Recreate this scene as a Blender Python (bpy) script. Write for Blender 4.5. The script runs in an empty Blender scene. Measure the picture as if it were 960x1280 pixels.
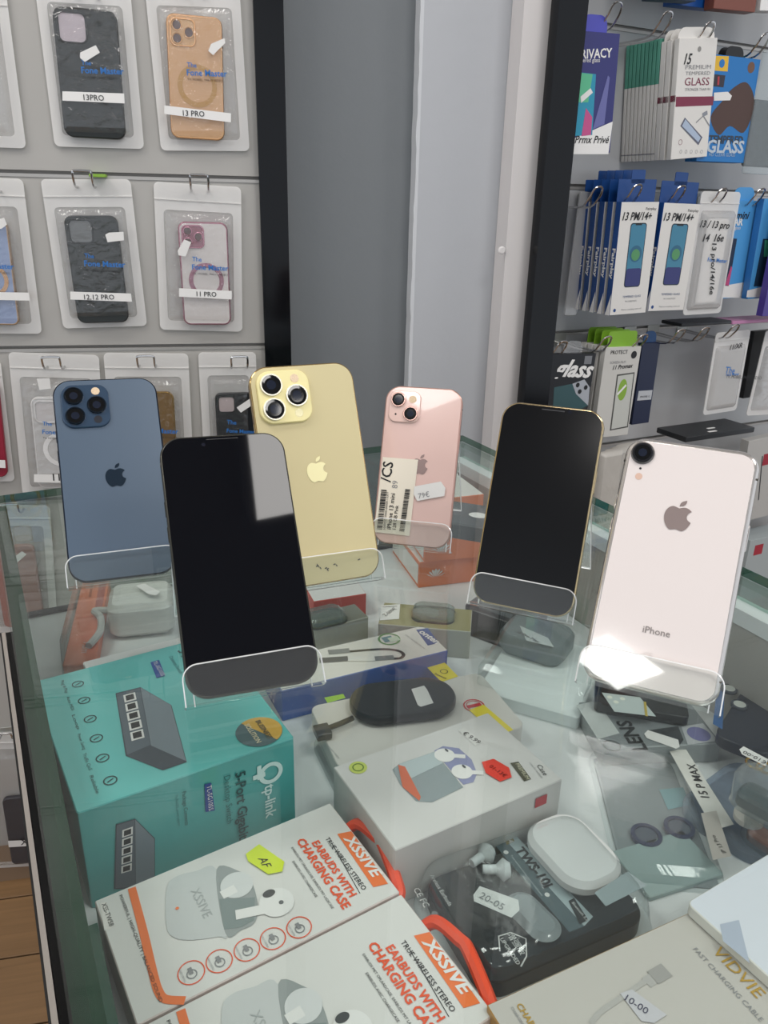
import bpy, math, random
from mathutils import Vector, Matrix
from mathutils.geometry import tessellate_polygon
random.seed(4)
SC = bpy.context.scene
COL = SC.collection
rad = math.radians

# ------------------------------------------------------------------ camera
CZ, FPX = 1.21, 975.0
_p, _r = rad(21.65), rad(1.32)
FW = Vector((0, math.cos(_p), -math.sin(_p)))
_R, _U = Vector((1, 0, 0)), Vector((0, math.sin(_p), math.cos(_p)))
RT = _R*math.cos(_r) + _U*math.sin(_r)
UP = _U*math.cos(_r) - _R*math.sin(_r)
CAM = Vector((0, 0, CZ))
cd = bpy.data.cameras.new('camera'); cam = bpy.data.objects.new('camera', cd); COL.objects.link(cam)
cd.sensor_fit = 'VERTICAL'; cd.sensor_height = 24; cd.lens = FPX/1280*24; cd.clip_start = .01
M = Matrix((RT, UP, -FW)).transposed().to_4x4(); M.translation = CAM
cam.matrix_world = M
SC.camera = cam
# ------------------------------------------------------------------ light and exposure
W = bpy.data.worlds.new('shop_ambient'); SC.world = W; W.use_nodes = True
W.node_tree.nodes['Background'].inputs[0].default_value = (.86, .92, 1, 1)
W.node_tree.nodes['Background'].inputs[1].default_value = .55
SC.view_settings.view_transform = 'Standard'; SC.view_settings.look = 'None'
SC.view_settings.exposure = 0.74; SC.view_settings.gamma = 1
SC.cycles.transparent_max_bounces = 40
SC.cycles.max_bounces = 10
CEIL = 2.6
LAMPS = [(.80, -.11, .6, .6), (1.50, -1.25, .5, .5), (-.93, -1.70, .26, .26), (-1.02, .36, .6, .6), (2.0, .50, .6, .6), (-2.3, -.3, .6, .6), (.5, -3.0, .6, .6), (.02, .62, .6, .2)]  # Small panel shaped for the white phone's glint; those after it added fill
LYAW = rad(27)
def area(x, y, sx, sy, power):
    l = bpy.data.lights.new('led_panel_light', 'AREA'); l.shape = 'RECTANGLE'; l.size = sx; l.size_y = sy
    l.energy = power; l.color = (1, .97, .94)
    o = bpy.data.objects.new('led_panel_light', l); COL.objects.link(o); o.location = (x, y, CEIL-.035); o.rotation_euler = (0, 0, LYAW)
for (x, y, sx, sy) in LAMPS: area(x, y, sx, sy, 8.5*sx*sy/.36)

# ------------------------------------------------------------------ pixels to places
def ray(p): return FW + RT*((p[0]-480)/FPX) - UP*((p[1]-640)/FPX)
def onz(p, z):
    d = ray(p); return CAM + d*((z-CZ)/d.z)
def onplane(p, o, n):
    d = ray(p); return CAM + d*((o-CAM).dot(n)/d.dot(n))
def crop(ox, oy, s): return lambda x, y: (ox+x/s, oy+y/s)
c1, c2, c3 = crop(0, 0, 2.8235), crop(0, 210, 2.8235), crop(0, 420, 2.8235)
r1, r2, r3 = crop(690, 0, 3.5556), crop(690, 200, 3.5556), crop(670, 380, 3.3103)
k1, k2, k3 = crop(0, 560, 3.7667), crop(30, 820, 2.5946), crop(340, 720, 2.5263)
k4, k5, k6 = crop(100, 1000, 2.2857), crop(480, 980, 2.5263), crop(660, 800, 3.2)
k7, k8, k9, k10 = crop(580, 1040, 2.5263), crop(700, 830, 3.6923), crop(360, 700, 3.6923), crop(420, 520, 3.4286)
p2, p3, p4 = crop(300, 440, 3), crop(560, 480, 2.4), crop(465, 540, 8)

# ------------------------------------------------------------------ materials
def lin(h):
    h = h.lstrip('#'); o = []
    for i in (0, 2, 4):
        c = int(h[i:i+2], 16)/255; o.append(c/12.92 if c <= .04045 else ((c+.055)/1.055)**2.4)
    return (*o, 1)
MATS = {}
def mat(hexc, rough=.5, metal=0, coat=0, noise=0, nscale=60, bump=0, bscale=200, spec=.5):
    k = (hexc, rough, metal, coat, noise, nscale, bump, bscale, spec)
    if k in MATS: return MATS[k]
    m = bpy.data.materials.new('m_'+hexc.strip('#')); m.use_nodes = True; MATS[k] = m
    nt = m.node_tree; b = nt.nodes['Principled BSDF']
    b.inputs['Roughness'].default_value = rough; b.inputs['Metallic'].default_value = metal
    b.inputs['Coat Weight'].default_value = coat; b.inputs['Coat Roughness'].default_value = .03
    b.inputs['Specular IOR Level'].default_value = spec
    c = lin(hexc); b.inputs['Base Color'].default_value = c
    tc = nt.nodes.new('ShaderNodeTexCoord')
    if noise:
        n = nt.nodes.new('ShaderNodeTexNoise'); n.inputs['Scale'].default_value = nscale; n.inputs['Detail'].default_value = 4
        nt.links.new(tc.outputs['Object'], n.inputs['Vector'])
        mx = nt.nodes.new('ShaderNodeMix'); mx.data_type = 'RGBA'
        mx.inputs[6].default_value = tuple(v*(1-noise) for v in c[:3])+(1,)
        mx.inputs[7].default_value = tuple(min(1, v*(1+noise)) for v in c[:3])+(1,)
        nt.links.new(n.outputs['Fac'], mx.inputs[0]); nt.links.new(mx.outputs[2], b.inputs['Base Color'])
    if bump:
        n = nt.nodes.new('ShaderNodeTexNoise'); n.inputs['Scale'].default_value = bscale; n.inputs['Detail'].default_value = 3
        nt.links.new(tc.outputs['Object'], n.inputs['Vector'])
        bp = nt.nodes.new('ShaderNodeBump'); bp.inputs['Strength'].default_value = bump; bp.inputs['Distance'].default_value = .002
        nt.links.new(n.outputs['Fac'], bp.inputs['Height']); nt.links.new(bp.outputs[0], b.inputs['Normal'])
    return m
def clear(hexc='#ffffff', rough=.02, milky=0, milk='#ffffff', bump=0, bscale=60, ior=1.45, extra=0):
    """thin clear plastic or glass: what is not reflected (by Fresnel) passes through, optionally a little milky"""
    k = ('clear', hexc, rough, milky, milk, bump, bscale, ior, extra)
    if k in MATS: return MATS[k]
    m = bpy.data.materials.new('clear_'+hexc.strip('#')); m.use_nodes = True; MATS[k] = m
    nt = m.node_tree; nt.nodes.clear()
    out = nt.nodes.new('ShaderNodeOutputMaterial')
    t = nt.nodes.new('ShaderNodeBsdfTransparent'); t.inputs[0].default_value = lin(hexc)
    base = t.outputs[0]
    if milky:
        d = nt.nodes.new('ShaderNodeBsdfDiffuse'); d.inputs[0].default_value = lin(milk)
        tl = nt.nodes.new('ShaderNodeBsdfTranslucent'); tl.inputs[0].default_value = lin(milk)
        a = nt.nodes.new('ShaderNodeMixShader'); a.inputs[0].default_value = .3
        nt.links.new(d.outputs[0], a.inputs[1]); nt.links.new(tl.outputs[0], a.inputs[2])
        x = nt.nodes.new('ShaderNodeMixShader'); x.inputs[0].default_value = milky
        nt.links.new(base, x.inputs[1]); nt.links.new(a.outputs[0], x.inputs[2]); base = x.outputs[0]
    g = nt.nodes.new('ShaderNodeBsdfGlossy'); g.inputs['Roughness'].default_value = rough
    fr = nt.nodes.new('ShaderNodeFresnel')   # same reflectance on both sides of a sheet
    ge = nt.nodes.new('ShaderNodeNewGeometry'); mr = nt.nodes.new('ShaderNodeMapRange')
    mr.inputs['To Min'].default_value = ior; mr.inputs['To Max'].default_value = 1/ior
    nt.links.new(ge.outputs['Backfacing'], mr.inputs['Value']); nt.links.new(mr.outputs[0], fr.inputs[0])
    if bump:
        tc = nt.nodes.new('ShaderNodeTexCoord'); n = nt.nodes.new('ShaderNodeTexNoise')
        n.inputs['Scale'].default_value = bscale; n.inputs['Detail'].default_value = 3; n.inputs['Distortion'].default_value = 1.2
        nt.links.new(tc.outputs['Object'], n.inputs['Vector'])
        bp = nt.nodes.new('ShaderNodeBump'); bp.inputs['Strength'].default_value = bump; bp.inputs['Distance'].default_value = .004
        nt.links.new(n.outputs['Fac'], bp.inputs['Height']); nt.links.new(bp.outputs[0], g.inputs['Normal']); nt.links.new(bp.outputs[0], fr.inputs['Normal'])
    f = fr.outputs[0]
    if extra:
        ad = nt.nodes.new('ShaderNodeMath'); ad.operation = 'ADD'; ad.use_clamp = True; ad.inputs[1].default_value = extra
        nt.links.new(f, ad.inputs[0]); f = ad.outputs[0]
    mx = nt.nodes.new('ShaderNodeMixShader')
    nt.links.new(f, mx.inputs[0]); nt.links.new(base, mx.inputs[1]); nt.links.new(g.outputs[0], mx.inputs[2])
    nt.links.new(mx.outputs[0], out.inputs[0])
    return m
WHITE, PAPER, BLACK = mat('#e9e7e4', .45), mat('#dcd9d4', .55), mat('#0b0b0d', .35)
INK, GREYINK = mat('#17171a', .5), mat('#8b8b8d', .5)
CHROME = mat('#c9c9c9', .18, 1)
STICK = mat('#e4e2df', .5)
ORANGE, REDORANGE = mat('#f07a3f', .45), mat('#ea5b33', .45)
BLUEINK = mat('#2a6fb8', .5)
ACRYL = clear('#fbfdfc', .02)
ACRYL_E = clear('#f2f6f5', .15, .88, '#ffffff', extra=.1)  # milky white paints in the light leaking from the sheet edges
ACRYL_L = clear('#fbfdfc', .03, .025, '#ffffff', extra=.015)  # faint milk paints in the bright surroundings mirrored by the lip
FILM = clear('#ffffff', .10, .03, bump=.9, bscale=55, extra=.04)
MILK = clear('#ffffff', .28, .84, '#f8f6f3', bump=.3, bscale=60, extra=.02)
BLIST = clear('#f4f8f8', .06, .05, bump=.12, bscale=25, extra=.03)

# ------------------------------------------------------------------ mesh building
def rr(w, h, r, n=6, ins=0, c=(0, 0)):
    w, h = w-2*ins, h-2*ins; r = max(min(r-ins, w/2-1e-5, h/2-1e-5), 1e-5); o = []
    for k, (sx, sy) in enumerate(((1, 1), (-1, 1), (-1, -1), (1, -1))):
        for i in range(n+1):
            a = math.pi/2*(k+i/n); o.append((c[0]+sx*(w/2-r)+r*math.cos(a), c[1]+sy*(h/2-r)+r*math.sin(a)))
    return o
def circ(r, n=24, c=(0, 0), ry=None): return [(c[0]+r*math.cos(2*math.pi*i/n), c[1]+(ry or r)*math.sin(2*math.pi*i/n)) for i in range(n)]
class MB:
    def __init__(s): s.v, s.f, s.fm, s.mats = [], [], [], []
    def mi(s, m):
        if m not in s.mats: s.mats.append(m)
        return s.mats.index(m)
    def add(s, vs, fs, m, X=None):
        b = len(s.v); i = s.mi(m)
        s.v += [tuple(X @ Vector(v)) if X else tuple(v) for v in vs]
        s.f += [[a+b for a in f] for f in fs]; s.fm += [i]*len(fs); return s
    def loft(s, rings, m, cap0=True, cap1=True, X=None, mtop=None):
        """rings: list of (outline, z)"""
        n = len(rings[0][0]); vs = [(x, y, z) for o, z in rings for x, y in o]; fs = []
        for k in range(len(rings)-1):
            for i in range(n): fs.append([k*n+i, k*n+(i+1) % n, (k+1)*n+(i+1) % n, (k+1)*n+i])
        if cap0: fs.append(list(range(n))[::-1])
        s.add(vs, fs, m, X)
        if cap1: s.add(vs[-n:], [list(range(n))], mtop or m, X)
        return s
    def slab(s, w, h, z0, z1, m, r=.0005, bev=.0004, n=2, c=(0, 0), X=None, mtop=None):
        bev = min(bev, (z1-z0)/2.1, r*.9)
        return s.loft([(rr(w, h, r, n, bev, c), z0), (rr(w, h, r, n, 0, c), z0+bev), (rr(w, h, r, n, 0, c), z1-bev), (rr(w, h, r, n, bev, c), z1)], m, X=X, mtop=mtop)
    def box(s, x0, x1, y0, y1, z0, z1, m, X=None):
        vs = [(x, y, z) for z in (z0, z1) for y in (y0, y1) for x in (x0, x1)]
        return s.add(vs, [[0, 2, 3, 1], [4, 5, 7, 6], [0, 1, 5, 4], [2, 6, 7, 3], [0, 4, 6, 2], [1, 3, 7, 5]], m, X)
    def frame(s, o1, o2, z, m, X=None):
        n = len(o1); return s.add([(x, y, z) for x, y in o1]+[(x, y, z) for x, y in o2], [[i, (i+1) % n, n+(i+1) % n, n+i] for i in range(n)], m, X)
    def poly(s, pts, z, m, X=None, h=0):
        t = tessellate_polygon([[Vector((x, y, 0)) for x, y in pts]])
        ar = sum(pts[i-1][0]*pts[i][1]-pts[i][0]*pts[i-1][1] for i in range(len(pts)))
        fs = []
        for f in t:
            a, b, c = [Vector(pts[i]) for i in f]
            if (b-a).cross(c-a) < 0: f = f[::-1]
            fs.append(list(f))
        s.add([(x, y, z+h) for x, y in pts], fs, m, X)
        if h:
            n = len(pts); s.add([(x, y, z) for x, y in pts]+[(x, y, z+h) for x, y in pts], [[i, (i+1) % n, n+(i+1) % n, n+i][::1 if ar > 0 else -1] for i in range(n)], m, X)
        return s
    def tube(s, pts, r, m, n=8, X=None, cap=True):
        P = [Vector(p) for p in pts]; vs = []; fs = []; ref = None
        for i, p in enumerate(P):
            d = (P[min(i+1, len(P)-1)]-P[max(i-1, 0)]).normalized()
            if ref is None: ref = d.orthogonal().normalized()
            ref = (ref-d*ref.dot(d)).normalized(); q = d.cross(ref)
            rad_ = r[i] if isinstance(r, (list, tuple)) else r
            vs += [p+(ref*math.cos(2*math.pi*k/n)+q*math.sin(2*math.pi*k/n))*rad_ for k in range(n)]
        for i in range(len(P)-1):
            for k in range(n): fs.append([i*n+k, i*n+(k+1) % n, (i+1)*n+(k+1) % n, (i+1)*n+k])
        if cap: fs += [list(range(n))[::-1], [(len(P)-1)*n+k for k in range(n)]]
        return s.add(vs, fs, m, X)
    def obj(s, name, parent=None, smooth=True, X=None):
        me = bpy.data.meshes.new(name); me.from_pydata(s.v, [], s.f); me.update()
        for m in s.mats: me.materials.append(m)
        me.polygons.foreach_set('material_index', s.fm)
        if smooth:
            me.polygons.foreach_set('use_smooth', [True]*len(me.polygons)); me.set_sharp_from_angle(angle=rad(38))
        o = bpy.data.objects.new(name, me); COL.objects.link(o)
        if parent: o.parent = parent
        if X is not None: o.matrix_basis = X
        return o
def smooth_path(pts, k=6, closed=False):
    P = [Vector(p) for p in pts]; n = len(P); o = []
    for i in range(n if closed else n-1):
        g = (lambda j: P[j % n]) if closed else (lambda j: P[max(0, min(n-1, j))])
        a, b, c, d = g(i-1), g(i), g(i+1), g(i+2)
        for j in range(k):
            t = j/k; o.append(.5*((2*b)+(c-a)*t+(2*a-5*b+4*c-d)*t*t+(3*b-a-3*c+d)*t**3))
    if not closed: o.append(P[-1])
    return o
def tag(o, label=None, cat=None, group=None, kind=None):
    if label: o['label'] = label
    if cat: o['category'] = cat
    if group: o['group'] = group
    if kind: o['kind'] = kind
    return o
def thing(name, label, cat, X, group=None):
    o = bpy.data.objects.new(name, None); COL.objects.link(o); o.empty_display_size = .02; o.matrix_basis = X
    return tag(o, label, cat, group)
def basis(o, ex, ey, ez):
    m = Matrix((ex, ey, ez)).transposed().to_4x4(); m.translation = o; return m

# ------------------------------------------------------------------ lettering
TXT = {}
def glyphs(s, bold=0, shear=0):
    k = (s, bold, shear)
    if k in TXT: return TXT[k]
    cu = bpy.data.curves.new('t', 'FONT'); cu.body = s; cu.size = 1; cu.offset = bold; cu.shear = shear; cu.resolution_u = 2
    o = bpy.data.objects.new('t', cu); me = bpy.data.meshes.new_from_object(o)
    vs = [(v.co.x, v.co.y) for v in me.vertices]; fs = [list(p.vertices) for p in me.polygons]
    bpy.data.objects.remove(o); bpy.data.meshes.remove(me); bpy.data.curves.remove(cu)
    if vs:
        x0 = min(v[0] for v in vs); x1 = max(v[0] for v in vs)
    else: x0, x1 = 0, 1
    TXT[k] = (vs, fs, x0, x1); return TXT[k]
def soft(pts, k=5): return [(q.x, q.y) for q in smooth_path([(x, y, 0) for x, y in pts], k, True)]
class Face:
    """a flat printed face of a thing: O, ex, ey in world; prints become children of the thing"""
    def __init__(s, parent, O, ex, ey, pm=None):
        s.parent, s.O = parent, O; s.ex, s.ey = ex.normalized(), ey.normalized(); s.n = s.ex.cross(s.ey)
        s.X = (pm or parent.matrix_basis).inverted() @ basis(O, s.ex, s.ey, s.n); s.acc = {}; s.k = 0
    def uv(s, p):
        d = onplane(p, s.O, s.n)-s.O; return (d.dot(s.ex), d.dot(s.ey))
    def z(s, l):
        s.k += 1; return l*1.5e-4 + s.k*5e-6
    def mb(s, name, m):
        return s.acc.setdefault((name, m), MB())
    def text(s, t, u, v, h, m, w=None, ang=0, al='l', bold=0, shear=0, l=3, name='lettering', cap=.70):
        vs, fs, x0, x1 = glyphs(t, bold, shear); ky = h/cap; kx = ky if w is None else w/max(x1-x0, .01)
        sh = {'l': 0, 'c': (x1-x0)/2, 'r': x1-x0}[al]; c, q = math.cos(ang), math.sin(ang); o = []; zz = s.z(l)
        for x, y in vs:
            a, b = (x-x0-sh)*kx, y*ky; o.append((u+a*c-b*q, v+a*q+b*c, zz))
        s.mb(name, m).add(o, fs, m, s.X)
    def tpx(s, t, pa, pb, m, hs=1, h=None, snap=True, **kw):
        """text whose baseline runs from pixel pa to pixel pb"""
        a, b = s.uv(pa), s.uv(pb); w = math.hypot(b[0]-a[0], b[1]-a[1]); an = math.atan2(b[1]-a[1], b[0]-a[0])
        if snap:
            q = round(an/(math.pi/2))*math.pi/2
            if abs(an-q) < .3: an = q
        vs, fs, x0, x1 = glyphs(t, kw.get('bold', 0), kw.get('shear', 0))
        hh = h or w/max(x1-x0, .01)*.70*hs
        s.text(t, a[0], a[1], hh, m, w=w, ang=an, **kw)
    def poly(s, pts, m, l=1, name='print_or_sheen_patch', h=0):
        s.mb(name, m).poly(pts, s.z(l), m, s.X, h)
    def ppx(s, pix, m, l=1, name='print_or_sheen_patch', h=0): s.poly([s.uv(p) for p in pix], m, l, name, h)
    def rect(s, u0, v0, u1, v1, m, l=1, name='print_or_sheen_patch', r=0, h=0):
        w, hh = abs(u1-u0), abs(v1-v0); c = ((u0+u1)/2, (v0+v1)/2)
        s.poly(rr(w, hh, r, 4, 0, c) if r else [(c[0]-w/2, c[1]-hh/2), (c[0]+w/2, c[1]-hh/2), (c[0]+w/2, c[1]+hh/2), (c[0]-w/2, c[1]+hh/2)], m, l, name, h)
    def disc(s, u, v, r, m, l=1, name='print_or_sheen_patch', ry=None): s.poly(circ(r, 24, (u, v), ry), m, l, name)
    def ring(s, u, v, r, w, m, l=2, name='printed_line', ry=None):
        s.mb(name, m).frame(circ(r, 28, (u, v), ry), circ(r-w, 28, (u, v), (ry-w) if ry else None), s.z(l), m, s.X)
    def line(s, pts, w, m, l=2, name='printed_line', px=False, sm=0):
        if px: pts = [s.uv(p) for p in pts]
        if sm: pts = [(q.x, q.y) for q in smooth_path([(x, y, 0) for x, y in pts], sm)]
        L, R_ = [], []
        for i, p in enumerate(pts):
            a, b = Vector(pts[max(0, i-1)]), Vector(pts[min(len(pts)-1, i+1)]); d = (b-a).normalized(); n = Vector((-d.y, d.x))*w/2
            L.append((p[0]+n.x, p[1]+n.y)); R_.append((p[0]-n.x, p[1]-n.y))
        k = len(L); zz = s.z(l); s.mb(name, m).add([(x, y, zz) for x, y in L+R_], [[k+i, k+i+1, i+1, i] for i in range(k-1)], m, s.X)
    def done(s):
        for (name, m), b in s.acc.items():
            if b.v: b.obj(name, s.parent, smooth=False)
        s.acc = {}
def sticker(face, pix, m=STICK, name='price_sticker', l=5, txt=None, ink=GREYINK):
    face.ppx(pix, m, l, name)
    if txt:
        a, b = txt[1], txt[2]; face.tpx(txt[0], a, b, ink, l=l+2, snap=False, name='sticker_lettering')

# ------------------------------------------------------------------ the room
def wallframe(yaw, n0):
    e = Vector((math.cos(rad(yaw)), math.sin(rad(yaw)), 0)); n = Vector((-e.y, e.x, 0))
    return e, n, n0
eL, nL, dL = wallframe(12, 1.235)
eR, nR, dR = wallframe(27, 1.13)
ZV = Vector((0, 0, 1))
def WP(side, p, off=0):
    e, n, d = (eL, nL, dL) if side == 'L' else (eR, nR, dR)
    q = onplane(p, n*(d-off), n); return q.dot(e), q.z
def wmat(side): # frame: x along wall, y up, z out of the wall (origin at world foot)
    e, n, d = (eL, nL, dL) if side == 'L' else (eR, nR, dR)
    return basis(n*d, e, ZV, -n)
WLm, WRm = wmat('L'), wmat('R')
# floor of wooden planks
fl = MB().box(-4, 4, -3, 4, -.05, -.004, mat('#3a2a1c', .7)).obj('floor', smooth=False); tag(fl, 'brown wooden plank floor beside the glass counter', 'floor', kind='structure')
def woodmat():
    m = mat('#8a6a48', .45, noise=.35, nscale=3); nt = m.node_tree
    for n in nt.nodes:
        if n.type == 'TEX_NOISE':
            mp = nt.nodes.new('ShaderNodeMapping'); mp.inputs['Scale'].default_value = (1.2, 26, 1)
            tc = [q for q in nt.nodes if q.type == 'TEX_COORD'][0]
            oi = nt.nodes.new('ShaderNodeObjectInfo'); va = nt.nodes.new('ShaderNodeVectorMath'); va.operation = 'ADD'
            nt.links.new(tc.outputs['Object'], va.inputs[0]); nt.links.new(oi.outputs['Random'], va.inputs[1])
            nt.links.new(va.outputs[0], mp.inputs['Vector']); nt.links.new(mp.outputs[0], n.inputs['Vector'])
            n.inputs['Distortion'].default_value = .7
    return m
WOOD = woodmat()
plank_me = None
for i in range(-9, 8):
    for j in range(-2, 3):
        o = Vector((-.7, 1.0, 0))+eL*(j*1.2+(i % 3)*.4)+nL*(i*.13)
        if o.y > 1.9 or o.y < -2.6: continue
        if plank_me is None:
            pb = MB().slab(1.197, .127, -.004, 0, WOOD, .001, .001).obj('plank', fl); plank_me = pb.data; pl = pb
        else:
            pl = bpy.data.objects.new('plank', plank_me); COL.objects.link(pl); pl.parent = fl
        pl.matrix_basis = basis(o, eL, nL, ZV)
# ceiling with led panels, added ones included
ce = MB().box(-4, 4, -4, 3, CEIL, CEIL+.05, mat('#d8d8d8', .8)).obj('ceiling', smooth=False); tag(ce, 'pale shop ceiling above the counter', 'ceiling', kind='structure')
for (x, y, sx, sy) in LAMPS:
    b = MB(); o1, o2 = rr(sx+.05, sy+.05, .002, 2), rr(sx+.004, sy+.004, .002, 2)
    b.frame(o2, o1, -.03, mat('#d0d0d0', .4)); b.loft([(o1, -.03), (o1, 0)], mat('#d0d0d0', .4), False, False)
    b.obj('light_frame', ce, X=Matrix.Translation((x, y, CEIL)) @ Matrix.Rotation(LYAW, 4, 'Z'))
# left slat wall
SLAT, GROOVE, ALU = mat('#aeaba6', .32, noise=.03, nscale=4), mat('#8f8c88', .6), mat('#b5b2ae', .4, .5)
aL0 = -2.6
aStrip0 = WP('L', (323, 220))[0]; aStrip1 = WP('L', (358, 220))[0]
aDark1 = WP('L', (519, 220), .0)[0]; aLight1 = WP('L', (622, 220))[0]; aWhite1 = WP('L', (681, 220), .05)[0]
grv = sorted([WP('L', (165, 220))[1], WP('L', (165, 434))[1]])
sp = grv[1]-grv[0]
wl = MB().box(aL0, aStrip1, 0, CEIL, -.06, -.007, GROOVE).obj('wall_left', smooth=False, X=WLm); tag(wl, 'grey slatted display wall hung with phone case pouches', 'wall', kind='structure')
levels = [grv[0]+sp*k for k in range(-5, 9)]
levels = [z for z in levels if .06 < z < CEIL-.05]
zs = [.09]+levels+[CEIL]
for i in range(len(zs)-1):
    if zs[i+1]-zs[i] < .04: continue
    MB().box(aL0, aStrip0, zs[i]+.004, zs[i+1]-.005, -.0068, 0, SLAT).obj('slat_panel', wl, False)
    if i: MB().box(aL0, aStrip0, zs[i]-.0048, zs[i]-.0005, -.0066, .0012, ALU).obj('groove_rail', wl, False)
bb = MB().box(aL0, aStrip0, 0, .085, -.02, .004, mat('#8d7660', .5)).obj('baseboard_left', smooth=False, X=WLm); tag(bb, 'brown skirting board under the slatted display wall', 'skirting', kind='structure')
GLOSSBLK = mat('#05060a', .12, spec=.3)
t1 = MB().box(aStrip0, aStrip1, 0, CEIL, -.02, .014, GLOSSBLK).obj('trim_1', smooth=False, X=WLm); tag(t1, 'glossy black upright strip between slatted wall and dark grey wall', 'trim', kind='structure')
# painted grey wall with a plastered corner
wd = MB().box(aStrip1-.02, aDark1+.01, 0, CEIL, -.08, -.03, mat('#74787b', .75, noise=.04, nscale=5, bump=.15, bscale=60)).obj('wall_back', smooth=False, X=WLm)
tag(wd, 'dark grey painted wall between black strip and pale corner', 'wall', kind='structure')
ed = MB(); n = 160; vs = []
for i in range(n+1):
    z = CEIL*i/n; j = random.uniform(-.0009, .0009)
    vs += [(aDark1+j, z, -.0005), (aDark1+.006, z, 0), (aDark1+j*.4, z, -.031)]
ed.add(vs, [[3*i, 3*i+1, 3*i+4, 3*i+3] for i in range(n)]+[[3*i+2, 3*i, 3*i+3, 3*i+5] for i in range(n)], mat('#c9cbce', .8))
wr = MB().box(aDark1+.005, aWhite1, 0, CEIL, -.08, 0, mat('#b4b6ba', .75, noise=.03, nscale=6, bump=.25, bscale=45)).obj('wall_corner', smooth=False, X=WLm)
tag(wr, 'pale grey painted plaster wall with a ragged corner edge', 'wall', kind='structure'); ed.obj('plaster_edge', wr)
t2 = MB().box(aLight1+.004, aWhite1, 0, CEIL, .001, .05, mat('#d9d4d2', .45)).obj('trim_2', smooth=False, X=WLm)
tag(t2, 'wide white upright post beside pale grey wall', 'trim', kind='structure')
MB().loft([(circ(.006, 16), 0), (circ(.006, 16), .002), (circ(.004, 16), .003)], mat('#dcd8d6', .4)).obj('screw_cap', t2, X=Matrix.Translation((*WP('L', (627, 313), .05), .05)))
# right slat wall, reaching back behind the white post
aB0 = WP('R', (680, 220), .142)[0]; aB1 = WP('R', (714, 220), .142)[0]
t3 = MB().box(aB0, aB1, 0, CEIL, .124, .142, GLOSSBLK).obj('trim_3', smooth=False, X=WRm); tag(t3, 'glossy black upright panel edge beside the screen protector display', 'trim', kind='structure')
gr = [WP('R', p)[1] for p in ((800, 38), (800, 236), (800, 410), (830, 545))]
SLAT2 = mat('#b3b4b5', .35, noise=.03, nscale=4)
wl2 = MB().box(aB1-.12, 3.2, 0, CEIL, -.06, -.007, GROOVE).obj('wall_right', smooth=False, X=WRm); tag(wl2, 'grey slatted display wall hung with screen protector boxes', 'wall', kind='structure')
zs = [.05, .25, .45]+[gr[3]-.2]+gr[::-1]+[gr[0]+.2, gr[0]+.4, gr[0]+.6, CEIL]
zs = sorted(z for z in zs if z > .04)
for i in range(len(zs)-1):
    if zs[i+1]-zs[i] < .04: continue
    MB().box(aB1-.12, 3.2, zs[i]+.004, zs[i+1]-.005, -.0068, 0, SLAT2).obj('slat_panel', wl2, False)
    MB().box(aB1-.12, 3.2, zs[i]-.0048, zs[i]-.0005, -.0066, .0012, ALU).obj('groove_rail', wl2, False)

# ------------------------------------------------------------------ the glass counter
GT, ZS = CZ-.275, CZ-.405
Ec = Vector((math.cos(rad(28)), math.sin(rad(28)), 0)); Nc = Vector((-Ec.y, Ec.x, 0))
CM = basis(Vector((0, 0, 0)), Ec, Nc, ZV)
e0, e1, n0, n1 = -.006, .540, .03, .806
counter = thing('display_counter', 'glass topped display counter with black base, filled with accessories', 'counter', CM)
GLASS = clear('#f8fbfa', .0, ior=1.5)
GREEN = mat('#1d4a3a', .15, coat=.5)
GREEN2 = clear('#2f7a5c', .04, .5, '#0f5038', ior=1.5)
g = MB(); z0, z1 = GT-.008, GT
vs = [(x, y, z) for z in (z0, z1) for y in (n0, n1) for x in (e0, e1)]
g.add(vs, [[0, 2, 3, 1], [4, 5, 7, 6]], GLASS); g.add(vs, [[0, 1, 5, 4], [2, 6, 7, 3], [0, 4, 6, 2], [1, 3, 7, 5]], GREEN2)
g.obj('glass_top', counter, False)
g = MB().box(e0+.001, e0+.0122, n0, n1-.008, ZS-.01, z0-.0005, GREEN2).obj('side_glass', counter, False)
MB().box(e0+.0127, e0+.0192, n0, .355, ZS+.0002, ZS+.027, GREEN).obj('refraction_strip', counter, False)  # added green strip, imitates the refraction inside the side glass
g = MB().box(e0+.008, e1, n1-.006, n1, ZS-.01, z0-.0005, clear('#eef5f2', .0, ior=1.35)).obj('back_glass', counter, False)
MB().box(e1-.018, e1, n0, n1-.007, ZS-.01, z0-.032, mat('#a9a59d', .4, noise=.05, nscale=8)).obj('side_panel', counter, False)
MB().box(e1-.020, e1, n0, n1-.007, z0-.0315, z0-.018, mat('#dfe3e3', .35)).obj('white_rail', counter, False)
MB().box(e1-.006, e1, n0, n1-.007, z0-.0175, z0-.0005, clear('#e4efea', .0, ior=1.4)).obj('rail_glass', counter, False)
MB().box(e0+.008, e1-.019, n0, n1-.008, ZS-.012, ZS, mat('#d6d9d9', .3, noise=.02, nscale=6)).obj('shelf', counter, False)
MB().box(e0+.008, e1-.019, n1-.018, n1-.009, ZS+.0005, ZS+.0035, mat('#3b3c3e', .3, .6)).obj('back_rail', counter, False)
MB().box(-.014, e0, n0, n1, .08, ZS-.02, mat('#07080a', .12, spec=.18)).obj('base_side', counter, False)
MB().box(e0+.0005, e1, n0, n1, .08, ZS-.0125, mat('#1a1b1d', .3)).obj('base_cabinet', counter, False)
MB().box(-.010, e1-.02, n0+.03, n1-.03, 0, .0795, mat('#101113', .5)).obj('plinth', counter, False)
MB().box(-.0180, -.0145, n0, n1, .08, ZS-.019, mat('#b7aea6', .4)).obj('edge_strip', counter, False)
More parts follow.
